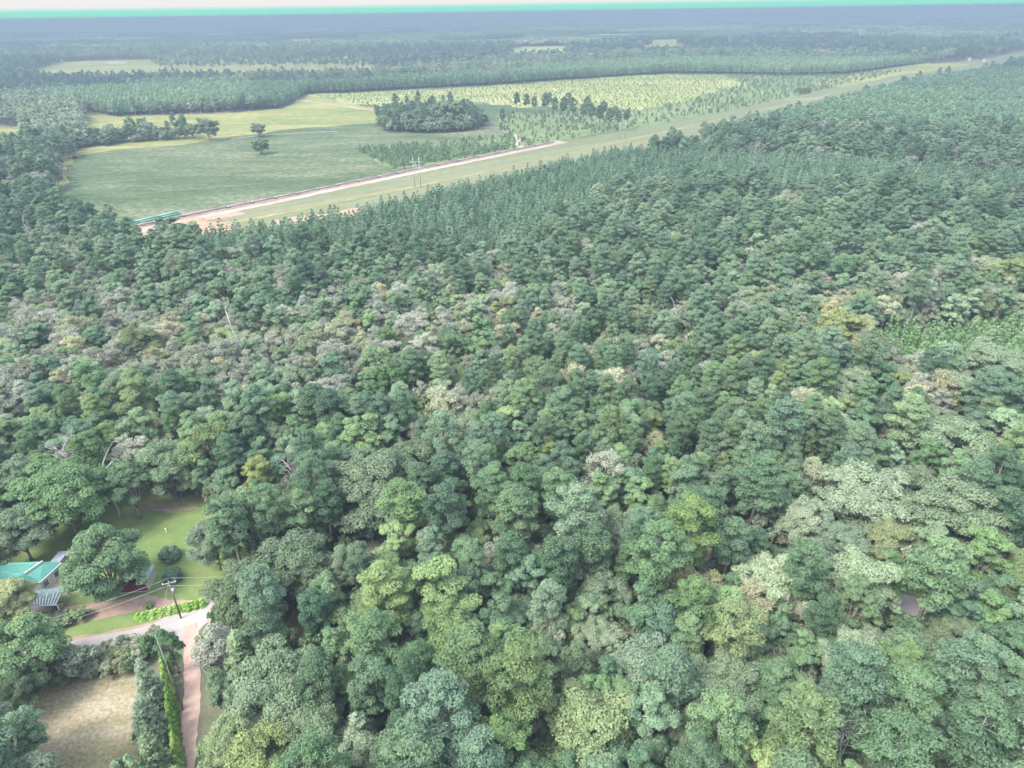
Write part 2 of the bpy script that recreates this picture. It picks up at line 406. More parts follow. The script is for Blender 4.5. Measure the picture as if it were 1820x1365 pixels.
FAR4 = [(1580, 50), (1640, 48), (1790, 53), (1790, 57), (1640, 56), (1600, 54)]
sheet('far_bright_field', FAR4, .3, M['sand'], seed=15)
FAR5 = [(815, 99), (880, 97), (880, 102), (815, 103)]
sheet('far_bright_clearing', FAR5, .3, M['sand'], seed=16)
FAR6 = [(180, 105), (230, 104), (225, 109), (185, 110)]
sheet('far_white_patch', [(185, 110), (225, 109), (222, 113), (190, 114)], .3, M['sand'], seed=17)
rc = random.Random(77)
FARCLR = [(1230, 82, 230, 4), (700, 52, 260, 2.5), (1000, 47, 200, 2.5), (300, 64, 220, 3), (1450, 62, 260, 3.5), (980, 82, 160, 4), (560, 68, 160, 3), (130, 52, 200, 2.5), (1650, 38, 220, 2.5), (1250, 44, 280, 2.5),
          (850, 70, 170, 3.5), (430, 57, 150, 2.5), (1100, 60, 160, 3), (1700, 70, 180, 3), (60, 68, 120, 3), (820, 42, 150, 2), (500, 44, 180, 2), (1480, 88, 120, 3), (1180, 70, 140, 3)]
for i_, (xc, yt, wd_, vs_) in enumerate(FARCLR):
    q_ = g(xc, yt); hpx = 24 * ppm(q_); dy = vs_ + hpx; sl = -.014 * wd_
    c_ = [(xc - wd_ / 2, yt + dy * .25 - sl), (xc - wd_ * .3, yt + rc.uniform(0, 1) - sl * .5), (xc + wd_ * .2, yt), (xc + wd_ / 2, yt + sl), (xc + wd_ * .48, yt + dy * .7 + sl), (xc + wd_ * .1, yt + dy), (xc - wd_ * .4, yt + dy * .9 - sl)]
    sheet('far_clearing', c_, .3 + .04 * i_, M[['hay', 'sand', 'youngp'][i_ % 3] if yt > 66 else 'sand'], seed=50 + i_, jit=3); EXTRA_OPEN.append(c_)
FAR7 = [(560, 145), (700, 140), (860, 146), (700, 152), (560, 156)]
# tracks
ribbon('pipeline_track', [(205, 420), (330, 390), (500, 355.5), (600, 334), (740, 305), (850, 283), (920, 268.5), (1000, 252)], 13, .28, M['sand'], .6)
ribbon('field_track', [(410, 247), (470, 241), (540, 236), (600, 234)], 2.5, .2, M['sand'], .4)
ribbon('field_edge_track', [(145, 266), (180, 263), (240, 262)], 3.5, .2, M['sand'], .6)
ribbon('mowing_track', [(130, 330), (260, 318), (430, 305), (600, 296), (680, 300)], 1.6, .17, M['row'], .3)
ribbon('mowing_track', [(125, 352), (300, 340), (480, 325), (640, 312)], 1.4, .17, M['row'], .3, 2)
ribbon('mowing_track', [(480, 300), (560, 285), (640, 262), (700, 246)], 1.6, .17, M['row'], .3, 3)
ribbon('sandy_lane', [(521, 178), (560, 182), (620, 190), (700, 202)], 6, .25, M['sand'], 1)
ribbon('access_lane', [(893, 233), (905, 237), (918, 242), (922, 252), (921, 258), (932, 264)], 4.5, .3, M['sand'], .5)
ribbon('plantation_edge_track', [(600, 164), (740, 159), (870, 151), (960, 144), (1130, 131.5), (1250, 131), (1340, 133)], 6, .25, M['sand'], 1.5)
ribbon('corridor_wheel_track', [(400, 399), (640, 352), (900, 298), (1110, 250), (1350, 197), (1500, 162), (1640, 130)], 3, .25, M['hay'], .8)
ribbon('corridor_bare_streak', [(1395, 178), (1440, 176), (1480, 172)], 5, .27, M['sand'], 1)

# near ground
LAWN = [(-60, 1000), (0, 940), (60, 925), (110, 925), (150, 930), (215, 880), (345, 885), (420, 925), (450, 960), (440, 1010), (400, 1060), (358, 1085), (300, 1100), (240, 1125), (95, 1150), (-60, 1180)]
sheet('lawn', LAWN, .02, M['lawn'], seed=20, step=1.2, jit=.3)
sheet('bare_lawn_patch', [(225, 893), (262, 888), (345, 892), (352, 905), (300, 912), (240, 905)], .035, M['mown'], seed=21, step=1, jit=.35)
sheet('dirt_under_trees', [(0, 985), (40, 965), (80, 950), (60, 972), (10, 997)], .035, M['mown'], seed=22, step=1, jit=.35)
sheet('mulch_bed', [(-40, 1120), (110, 1078), (190, 1070), (262, 1056), (300, 1066), (356, 1070), (358, 1078), (320, 1098), (290, 1096), (255, 1084), (200, 1096), (130, 1110), (60, 1128), (-40, 1150)], .04, M['mulch'], seed=23, step=1, jit=.25)
_, road_pts = ribbon('road', [(-120, 1215), (0, 1188), (95, 1164), (240, 1137), (300, 1114), (358, 1091), (480, 1037), (640, 1000), (850, 972), (1075, 963), (1290, 990), (1450, 1035), (1630, 1079), (1790, 1116), (1960, 1150)], 5.4, .06, M['road'], .12)
ribbon('road_shoulder', [(-120, 1215), (0, 1188), (95, 1164), (240, 1137), (300, 1114), (358, 1091), (480, 1037), (640, 1000), (850, 972), (1075, 963), (1290, 990), (1450, 1035), (1630, 1079), (1790, 1116), (1960, 1150)], 6.6, .045, M['lot'], .5, 3, 2)
sheet('road_apron', [(290, 1095), (358, 1072), (372, 1100), (350, 1130), (330, 1142), (300, 1128)], .067, M['road'], seed=24, step=1, jit=.25)
sheet('road_verge', [(1585, 1035), (1660, 1040), (1760, 1070), (1760, 1098), (1630, 1064), (1585, 1056)], .05, M['lawn'], seed=27, step=1, jit=.3)
MOWN = [(-40, 1250), (60, 1222), (130, 1207), (262, 1190), (275, 1260), (280, 1420), (-40, 1420)]
sheet('mown_field', MOWN, .03, M['mown'], seed=25, step=1, jit=.25)
DRIVE = [(338, 1110), (341, 1170), (341, 1240), (336, 1300), (330, 1365), (326, 1440)]
sheet('driveway_bank', [(305, 1125), (352, 1125), (362, 1200), (400, 1240), (405, 1285), (365, 1300), (352, 1440), (285, 1440), (292, 1200)], .025, M['floor'], seed=28, step=1, jit=.4)
_, drive_pts = ribbon('dirt_driveway', DRIVE, 2.6, .074, M['driveway'], .14, 4, 1)
LOT = [(490, 1135), (520, 1085), (565, 1085), (575, 1140), (530, 1150)]
sheet('dirt_lot', LOT, .03, M['lot'], seed=26, step=1, jit=.4)
sheet('forest_path', [(625, 1150), (650, 1165), (672, 1230), (660, 1240), (640, 1200)], .03, M['mulch'], seed=29, step=1, jit=.3)
sheet('red_soil_gap', [(1255, 978), (1310, 980), (1312, 1000), (1262, 998)], .07, M['clay'], seed=30, step=1, jit=.3)
sheet('dirt_gap', [(1045, 953), (1095, 955), (1095, 975), (1045, 972)], .07, M['clay'], seed=31, step=1, jit=.3)
THICKET = [(1500, 640), (1560, 600), (1700, 590), (1830, 580), (1900, 640), (1900, 740), (1800, 780), (1700, 700), (1600, 690)]
sheet('thicket_ground', THICKET, .03, M['regrowth'], seed=32, step=2, jit=.6)
sheet('bright_grass_gap', [(1770, 745), (1840, 720), (1850, 770), (1785, 775)], .06, M['youngp'], seed=33, step=1, jit=.5)

OPENW = [W(p) for p in (OPEN_MAIN, LEFTF, FAR1, FAR2, FAR3, FAR4, FAR5, LAWN, MOWN, LOT)] + [W(p) for p in EXTRA_OPEN]
# pixel outlines of ground that stays in sight
CLEAR = [[(281, 1165), (304, 1165), (330, 1400), (300, 1400)], [(215, 905), (245, 893), (340, 898), (340, 930), (335, 960), (350, 1010), (365, 1045), (357, 1072), (290, 1092), (262, 1060), (262, 1010), (250, 960), (205, 925)],
         [(5, 998), (60, 957), (105, 950), (112, 985), (75, 996)], [(-20, 997), (112, 985), (115, 1045), (103, 1085), (60, 1078), (-20, 1040)],
         [(85, 1145), (150, 1087), (245, 1068), (300, 1085), (357, 1070), (358, 1082), (345, 1108), (300, 1115), (240, 1128), (95, 1155)],
         [(500, 1125), (530, 1094), (560, 1092), (560, 1132)], [(50, 1245), (130, 1215), (240, 1203), (245, 1300), (245, 1400), (90, 1400), (60, 1300)],
         [(330, 1165), (347, 1165), (354, 1240), (352, 1300), (345, 1400), (316, 1400), (322, 1300), (325, 1240)],
         [(1595, 1040), (1635, 1045), (1668, 1070), (1640, 1092), (1600, 1090)], [(1052, 956), (1088, 957), (1088, 967), (1052, 966)],
         [(1266, 982), (1304, 983), (1304, 992), (1268, 992)], [(1785, 740), (1815, 730), (1815, 758), (1790, 760)], [(365, 1245), (400, 1250), (395, 1275), (368, 1272)],
         [(452, 1048), (492, 1024), (500, 1032), (465, 1052)], [(640, 1165), (650, 1170), (665, 1215), (655, 1218)]]

# ------------------------------------------------------------------ foliage prototypes
def unit(n, rng):
    v = rng.normal(size=(n, 3)); return v / np.linalg.norm(v, axis=1)[:, None]

def cards(C, Nn, T, L, Wd):
    """quads centred C, normal Nn, long axis T, length L, width Wd: kite shape"""
    T = T - Nn * np.sum(T * Nn, 1)[:, None]; T /= np.linalg.norm(T, axis=1)[:, None] + 1e-9
    B = np.cross(Nn, T); L = L[:, None]; Wd = Wd[:, None]
    v = np.stack([C - T * L * .5, C + B * Wd * .5 + T * L * .05, C + T * L * .5, C - B * Wd * .5 + T * L * .05], 1)
    n = len(C); return v.reshape(-1, 3), np.arange(n * 4).reshape(n, 4)

def crown_cloud(centres, radii, per, size, rng, style='leaf', inner=.12):
    """leaf cards on the shells of many clumps -> V, F, tint"""
    K = len(centres); per = np.asarray(per, int); idx = np.repeat(np.arange(K), per); n = len(idx)
    u = unit(n, rng)
    if style != 'all': u[:, 2] = np.where(u[:, 2] < -.25, -u[:, 2] * .6, u[:, 2]); u /= np.linalg.norm(u, axis=1)[:, None]
    rr = rng.uniform(.72, 1.08, n)[:, None]
    P = centres[idx] + u * radii[idx] * rr
    ctint = rng.uniform(0, 1, K)
    tint = np.clip(ctint[idx] * .45 + rng.uniform(0, 1, n) * .55, 0, 1)
    sz = size * rng.uniform(.65, 1.35, n)
    if style == 'needle':
        Nn = u * .75 + rng.normal(size=(n, 3)) * .55 + np.array([0, 0, .35]); Nn /= np.linalg.norm(Nn, axis=1)[:, None]
        T = u * .5 + rng.normal(size=(n, 3)) * .6
        V, F = cards(P, Nn, T, sz * 1.5, sz * .62)
    elif style == 'droop':
        T = u * .6 + np.array([0, 0, -.7]) + rng.normal(size=(n, 3)) * .35
        Nn = u + rng.normal(size=(n, 3)) * .45 + np.array([0, 0, .4]); Nn /= np.linalg.norm(Nn, axis=1)[:, None]
        V, F = cards(P, Nn, T, sz * 1.35, sz * .8)
    else:
        Nn = u * .9 + rng.normal(size=(n, 3)) * .42 + np.array([0, 0, .35]); Nn /= np.linalg.norm(Nn, axis=1)[:, None]
        V, F = cards(P, Nn, unit(n, rng), sz * 1.15, sz * .95)
    # bigger inner sprays keep the clump from being hollow
    m = int(n * inner)
    if m:
        j = rng.integers(0, K, m); u2 = unit(m, rng)
        P2 = centres[j] + u2 * radii[j] * rng.uniform(.1, .6, m)[:, None]
        V2, F2 = cards(P2, unit(m, rng), unit(m, rng), np.full(m, size * 2.6), np.full(m, size * 2.0))
        F = np.concatenate([F, F2 + len(V)]); V = np.concatenate([V, V2]); tint = np.concatenate([tint, rng.uniform(0, .6, m)])
    return V, F, tint

def tube_np(paths):
    mb = MB()
    for pts, rad, n in paths: mb.tube(pts, rad, n)
    return mb

def limb(p0, p1, r0, r1, rng, n=5, segs=4, wob=.08):
    p0 = np.array(p0, float); p1 = np.array(p1, float); L = np.linalg.norm(p1 - p0); pts = []; rad = []
    for i in range(segs + 1):
        t = i / segs; q = p0 * (1 - t) + p1 * t
        if 0 < i: q = q + rng.normal(size=3) * L * wob * (1 - abs(2 * t - 1) * .5)
        pts.append(tuple(q)); rad.append(r0 * (1 - t) + r1 * t)
    return (pts, rad, n), pts[-1]

PROTO = {}     # species -> list of dict(crown mesh, trunk mesh, full mesh, R, H)
def register(sp, k, V, F, tint, trunk, leafm, barkm, Rr, H):
    cm = np_mesh(f'{sp}_crown', V, F, [M[leafm]], tint)
    tm = trunk.mesh(f'{sp}_trunk', M[barkm], True)
    # crown and trunk in one mesh for the far woods
    nv = len(V); tv = np.array(trunk.v); q = [f for f in trunk.f if len(f) == 4]
    VV = np.concatenate([V, tv]) if len(tv) else V
    FF = np.concatenate([F, np.array(q) + nv]) if q else F
    mi = np.concatenate([np.zeros(len(F)), np.ones(len(q))]); tt = np.concatenate([tint, np.full(len(q), .5)])
    fm = np_mesh(f'{sp}_whole', VV, FF, [M[leafm], M[barkm]], tt, mi)
    PROTO.setdefault(sp, []).append(dict(crown=cm, trunk=tm, full=fm, R=Rr, H=H))

def make_pine(sp, k, H, Rr, base, nclump, per, size, leafm='pine', seed=0, cr=(1.0, 1.55), bark='pinebark'):
    rng = np.random.default_rng(seed * 101 + k); lean = rng.normal(size=2) * .4
    zs = base + (1 - base) * (np.arange(nclump) + .5) / nclump; cs = []; rs = []; paths = []
    for i, t in enumerate(zs):
        q = (t - base) / (1 - base); env = Rr * min(1, 1.25 * math.sqrt(max(0, 1 - q ** 2.2))) * (.55 + .45 * min(1, q * 3 + .1))
        a = i * 2.399 + rng.uniform(-.5, .5); d = env * rng.uniform(.35, 1.0) * (1 if q < .93 else .3)
        c = np.array([math.cos(a) * d + lean[0] * t, math.sin(a) * d + lean[1] * t, t * H - 1 + rng.uniform(-.5, .5)])
        r = rng.uniform(*cr) * (1 if q < .9 else .85); cs.append(c); rs.append((r, r, r * rng.uniform(.5, .72)))
        if i % 3 == 0 and d > 1: paths.append(limb((lean[0] * t * .9, lean[1] * t * .9, c[2] - 1.2), c, .09, .03, rng, 4, 2, .04)[0])
    trunk = [([(0, 0, -.3), (lean[0] * .4, lean[1] * .4, H * .4), (lean[0] * .8, lean[1] * .8, H * .75), (lean[0], lean[1], H * .97)], [.30, .23, .14, .04], 7)]
    cs = np.array(cs); rs = np.array(rs)
    V, F, ti = crown_cloud(cs, rs, np.full(nclump, per), size, rng, 'needle')
    register(sp, k, V, F, ti, tube_np(trunk + paths), leafm, bark, Rr + .9, H)

def make_dome(sp, k, H, Rr, base, nlobe, per, size, leafm, style='leaf', seed=0, sub=9, flat=1.0, twig=0, irregular=.18, bark='bark'):
    """spreading or upright leafy crown: lobes over an egg, clumps over each lobe"""
    rng = np.random.default_rng(seed * 131 + k); hc = (H - base) / 2; zc = base + hc * .9
    cs = []; rs = []; ends = []
    for i in range(nlobe):
        z = 1 - (i + .5) / nlobe * 1.62; z = max(-.7, z); a = i * 2.399 + rng.uniform(-.4, .4)
        s = math.sqrt(max(0.02, 1 - z * z)); f = rng.uniform(1 - irregular * 2, 1 + irregular * .5)
        lobe = np.array([math.cos(a) * s * Rr * f * .72, math.sin(a) * s * Rr * f * .72, zc + z * hc * .82 * f])
        lr = Rr * rng.uniform(.34, .48) * (12 / max(nlobe, 6)) ** .33
        ends.append(lobe)
        for j in range(sub):
            u = unit(1, rng)[0]; u[2] = abs(u[2]) * .9 - .15
            cs.append(lobe + u * lr * rng.uniform(.45, .85)); r = lr * rng.uniform(.36, .56)
            rs.append((r, r, r * rng.uniform(.65, .9) * flat))
    cs = np.array(cs); rs = np.array(rs); cs[:, 2] = np.maximum(cs[:, 2], rs[:, 2] * .6)
    ar = rs[:, 0] ** 2; pr = np.maximum(20, per * nlobe * sub * ar / ar.sum()).astype(int)
    V, F, ti = crown_cloud(cs, rs, pr, size, rng, style)
    paths = [([(0, 0, -.3), (rng.uniform(-.2, .2), rng.uniform(-.2, .2), base * .8), (0, 0, zc)], [.36 + Rr * .02, .28, .14], 7)]
    for e in ends[:: max(1, nlobe // 9)]:
        paths.append(limb((0, 0, base * .8 + rng.uniform(0, hc * .4)), e, .15, .04, rng, 5, 3, .05)[0])
    for i in range(twig):     # pale dead twigs poking out
        e = ends[rng.integers(0, nlobe)]; u = unit(1, rng)[0]; u[2] = abs(u[2]) + .3
        paths.append(limb(e, e + u * Rr * rng.uniform(.3, .5), .05, .02, rng, 3, 2, .1)[0])
    register(sp, k, V, F, ti, tube_np(paths), leafm, bark, Rr, H)

def make_cone(sp, k, H, Rr, base, rows, per, size, leafm, seed=0, power=.8, bark='bark', style='needle'):
    rng = np.random.default_rng(seed * 151 + k); cs = []; rs = []
    for i in range(rows):
        t = i / rows; env = Rr * (1 - t) ** power; nb = max(1, int(6 * (1 - t) + 1.5))
        for j in range(nb):
            a = j * 2 * math.pi / nb + i * 1.1 + rng.uniform(-.3, .3); d = env * rng.uniform(.5, .85)
            cs.append((math.cos(a) * d, math.sin(a) * d, base + (H - base) * t)); r = max(.22 * Rr, env * .42) * rng.uniform(.8, 1.2)
            rs.append((r, r, r * .8))
    cs.append((0, 0, H - Rr * .2)); rs.append((.22 * Rr, .22 * Rr, .34 * Rr))
    cs = np.array(cs); rs = np.array(rs)
    V, F, ti = crown_cloud(cs, rs, np.full(len(cs), per), size, rng, style)
    register(sp, k, V, F, ti, tube_np([([(0, 0, -.2), (0, 0, H * .9)], [.04 + Rr * .05, .02], 5)]), leafm, bark, Rr, H)

def branches(rng, H, n, spread, r0=.22, twig=3, lean=(0, 0)):
    """bare tree skeleton"""
    top = (lean[0], lean[1], H * .75); out = []
    tr, e = limb((0, 0, -.2), top, r0, r0 * .45, rng, 6, 5, .025); out.append(tr); tp = [np.array(p) for p in tr[0]]
    for i in range(n):
        b = tp[2 + i % 4] * (1 - .3 * rng.random()) + tp[-1] * .0; b = tp[rng.integers(2, len(tp))]
        a = rng.uniform(0, 6.28); L = spread * rng.uniform(.6, 1.1)
        e1 = b + np.array([math.cos(a) * L * .6, math.sin(a) * L * .6, L * rng.uniform(.5, 1.0)])
        l, e1 = limb(b, e1, r0 * .4, r0 * .16, rng, 4, 3, .09); out.append(l)
        for j in range(twig):
            s = np.array(l[0][rng.integers(1, 4)]); u = unit(1, rng)[0]; u[2] = abs(u[2]) * .9 + .1
            q, e2 = limb(s, s + u * L * rng.uniform(.3, .6), r0 * .15, r0 * .06, rng, 3, 2, .12); out.append(q)
            for jj in range(2):
                u = unit(1, rng)[0]; u[2] = abs(u[2]) * .7
                out.append(limb(q[0][1], np.array(q[0][1]) + u * L * .28, r0 * .07, r0 * .035, rng, 3, 1, 0)[0])
    return out

for k in range(6): make_pine('pine', k, [22, 20, 23, 19, 21, 24][k], [3.9, 3.4, 4.3, 3.2, 3.8, 4.2][k], [.5, .55, .48, .5, .58, .52][k], [44, 36, 50, 34, 38, 46][k], 255, .275, seed=1)
for k in range(4): make_dome('oak', k, [15, 16, 14, 17][k], [7.6, 8.4, 7.0, 8.0][k], 1.8, [22, 26, 19, 24][k], 175, .285, 'oak', 'leaf', 2, 9, .9, 5)
for k in range(6): make_dome('broad', k, [18, 16, 19, 17, 15, 20][k], [4.6, 4.2, 5.0, 4.4, 3.8, 4.7][k], 3, [15, 13, 17, 14, 12, 16][k], 140, .275, 'broad', 'droop' if k % 2 else 'leaf', 3, 8, .95, 2, .26)
for k in range(2): make_dome('bigbroad', k, [16, 17][k], [8.2, 8.8][k], 1.6, 26, 170, .285, 'broad', ['leaf', 'droop'][k], 21, 9, .9, 3, .15)
for k in range(2): make_dome('fieldoak', k, [11, 12][k], [6.8, 7.4][k], .3, 18, 50, .5, 'oak', 'leaf', 22, 7, .9, 0, .12)
for k in range(2): make_dome('yellowtree', k, [17, 14][k], [4.8, 3.6][k], 3.5, 13, 100, .33, 'yellow', 'droop', 4, 8, .95, 2, .28)
for k in range(3): make_dome('greytree', k, [16, 14, 17][k], [4.9, 4.2, 5.3][k], 3.5, 14, 70, .25, 'grey', 'needle', 5, 8, 1, 22, .25, 'deadwood')
for k in range(2): make_cone('cedar', k, [11, 9][k], [2.8, 2.4][k], .8, 14, 60, .34, 'cedar', 6, .7)
for k in range(3): make_dome('shrub', k, [3.2, 4.0, 2.6][k], [1.9, 2.1, 1.6][k], .2, 7, 45, .30, 'shrub', 'leaf', 7, 5)
for k in range(2): make_dome('scrub', k, [4.0, 4.6][k], [2.4, 2.8][k], .2, 9, 50, .26, 'scrub', 'needle', 8, 5, 1, 3, .3)
def make_bush(sp, k, H, Rr, leafm):
    rng = np.random.default_rng(900 + k); u = unit(46, rng); u[:, 2] = np.abs(u[:, 2])
    cs = u * np.array([Rr * .78, Rr * .78, H * .62]) + np.array([0, 0, H * .16]); rs = np.tile([Rr * .26, Rr * .26, Rr * .24], (46, 1))
    V, F, ti = crown_cloud(cs, rs, np.full(46, 90), .24, rng, 'leaf')
    register(sp, k, V, F, ti, tube_np([([(0, 0, -.2), (0, 0, H * .5)], [.12, .05], 5)]), leafm, 'bark', Rr, H)
for k in range(2): make_bush('bush', k, 3.0, 2.1, 'pine')
for k in range(2): make_cone('vine', k, [4.6, 5.4][k], [.95, 1.1][k], .1, 10, 34, .26, 'vine', 10, .5, style='leaf')
for k in range(3): make_cone('plant', k, [12.5, 11.5, 13][k], [2.1, 1.9, 2.2][k], 4.0, 6, 20, .5, 'plant', 11, .38)
for k in range(2): make_cone('plantfar', k, [12.5, 11.5][k], [2.3, 2.1][k], 4.0, 5, 12, .8, 'plantfar', 12, .5)
for k in range(3): make_cone('sapling', k, [3.6, 4.6, 2.8][k], [1.3, 1.5, 1.0][k], .2, 6, 14, .36, 'sapling', 12, .7)
M['sapfar'] = leaf_mat('sapling_needles', (.10, .15, .06), (.14, .19, .075), (.19, .23, .09))
for k in range(2): make_cone('tinysap', k, [3.4, 4.4][k], [1.3, 1.5][k], .2, 4, 8, .6, 'sapfar', 19, .7)
for k in range(2): make_cone('smallsap', k, [2.6, 3.4][k], [1.1, 1.3][k], .2, 3, 6, .7, 'shrub', 13, .6)
# light versions for the distance
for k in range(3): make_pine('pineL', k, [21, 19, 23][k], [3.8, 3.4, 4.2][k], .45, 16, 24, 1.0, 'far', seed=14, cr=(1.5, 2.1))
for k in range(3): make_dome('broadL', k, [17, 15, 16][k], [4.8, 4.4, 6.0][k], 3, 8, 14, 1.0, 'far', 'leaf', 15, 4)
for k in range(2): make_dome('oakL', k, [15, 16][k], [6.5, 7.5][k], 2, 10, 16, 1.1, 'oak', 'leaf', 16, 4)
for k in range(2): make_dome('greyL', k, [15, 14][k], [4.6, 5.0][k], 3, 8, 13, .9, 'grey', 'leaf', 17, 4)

# ------------------------------------------------------------------ geometry-node woods
def scatter(name, pts, scales, idx, protos, label, mat=None):
    """one object: every point carries an instance of one of the meshes"""
    c = bpy.data.collections.new(name + '_sources')
    for i, me in enumerate(protos):
        o = bpy.data.objects.new(f'{name}_source_{i:02d}', me); c.objects.link(o)
    n = len(pts); me = bpy.data.meshes.new(name); me.vertices.add(n)
    me.vertices.foreach_set('co', np.asarray(pts, np.float32).ravel())
    a = me.attributes.new('sc', 'FLOAT_VECTOR', 'POINT'); a.data.foreach_set('vector', np.asarray(scales, np.float32).ravel())
    a = me.attributes.new('ix', 'INT', 'POINT'); a.data.foreach_set('value', np.asarray(idx, np.int32))
    a = me.attributes.new('rz', 'FLOAT', 'POINT'); a.data.foreach_set('value', RNG.uniform(0, 6.283, n).astype(np.float32))
    o = link(name, me); tag(o, label, kind='stuff')
    ng = bpy.data.node_groups.new(name, 'GeometryNodeTree')
    ng.interface.new_socket('Geometry', in_out='INPUT', socket_type='NodeSocketGeometry')
    ng.interface.new_socket('Geometry', in_out='OUTPUT', socket_type='NodeSocketGeometry')
    gi = ng.nodes.new('NodeGroupInput'); go = ng.nodes.new('NodeGroupOutput')
    ci = ng.nodes.new('GeometryNodeCollectionInfo'); ci.inputs[0].default_value = c
    ci.inputs['Separate Children'].default_value = True; ci.inputs['Reset Children'].default_value = True
    ip = ng.nodes.new('GeometryNodeInstanceOnPoints'); ip.inputs['Pick Instance'].default_value = True
    def attr(nm, dt):
        x = ng.nodes.new('GeometryNodeInputNamedAttribute'); x.data_type = dt; x.inputs['Name'].default_value = nm; return x.outputs[0]
    cx = ng.nodes.new('ShaderNodeCombineXYZ'); ng.links.new(attr('rz', 'FLOAT'), cx.inputs[2])
    e2r = ng.nodes.new('FunctionNodeEulerToRotation'); ng.links.new(cx.outputs[0], e2r.inputs[0])
    ng.links.new(gi.outputs[0], ip.inputs['Points']); ng.links.new(ci.outputs[0], ip.inputs['Instance'])
    ng.links.new(attr('ix', 'INT'), ip.inputs['Instance Index']); ng.links.new(e2r.outputs[0], ip.inputs['Rotation'])
    ng.links.new(attr('sc', 'FLOAT_VECTOR'), ip.inputs['Scale']); ng.links.new(ip.outputs[0], go.inputs[0])
    md = o.modifiers.new('scatter', 'NODES'); md.node_group = ng
    return o

# ------------------------------------------------------------------ near trees, one by one
SPKIND = {'pine': ('pine_tree', 'pine tree'), 'oak': ('oak_tree', 'oak tree'), 'broad': ('broadleaf_tree', 'broadleaf tree'), 'yellowtree': ('yellowing_tree', 'yellowing tree'),
          'greytree': ('grey_mossy_tree', 'grey tree'), 'cedar': ('cedar_tree', 'cedar tree'), 'shrub': ('shrub', 'shrub'), 'scrub': ('roadside_shrub', 'shrub'),
          'bigbroad': ('broadleaf_tree', 'broadleaf tree'), 'fieldoak': ('oak_tree', 'oak tree'), 'bush': ('round_bush', 'bush'), 'vine': ('hedge_plant', 'hedge plant')}
ZC = {'pine': .76, 'oak': .6, 'broad': .62, 'yellowtree': .62, 'greytree': .62, 'cedar': .5, 'shrub': .5, 'scrub': .5, 'bush': .5, 'vine': .5, 'bigbroad': .52, 'fieldoak': .5}
TINTS = {'': (1, 1, 1), 'bright': (1.14, 1.14, .94), 'yellow': (1.28, 1.20, .84), 'dark': (.85, .85, .83), 'pale': (1.20, 1.18, 1.16), 'blue': (.92, .97, 1.0), 'olive': (1.14, 1.04, .84)}
placed = []   # (x,y,r)
def put(sp, x, y, s, sz, tint, label, group=None, k=None, rz=None):
    P = PROTO[sp]; k = rnd.randrange(len(P)) if k is None else k; p = P[k]
    nm, cat = SPKIND[sp]
    e = thing(nm, label, cat, (x, y, 0), rnd.uniform(0, 6.28) if rz is None else rz, group)
    e.scale = (s, s, sz)
    c = link('crown', p['crown'], e); t = link('trunk', p['trunk'], e); c.color = (*TINTS[tint], 1)
    return e

def hero(sp, px, py, wpx, tint, label, k=None, h=None, group=None):
    P = PROTO[sp]; k = rnd.randrange(len(P)) if k is None else k; p = P[k]; H = h or p['H']
    for _ in range(3):
        q = g(px, py, ZC[sp] * H); r = wpx / 2 / ppm(q); s = r / p['R']
        if not h: H = p['H'] * min(1.25, max(.55, .45 + .55 * s))
    e = put(sp, q.x, q.y, s, H / p['H'], tint, label, group, k)
    placed.append((q.x, q.y, r)); return e

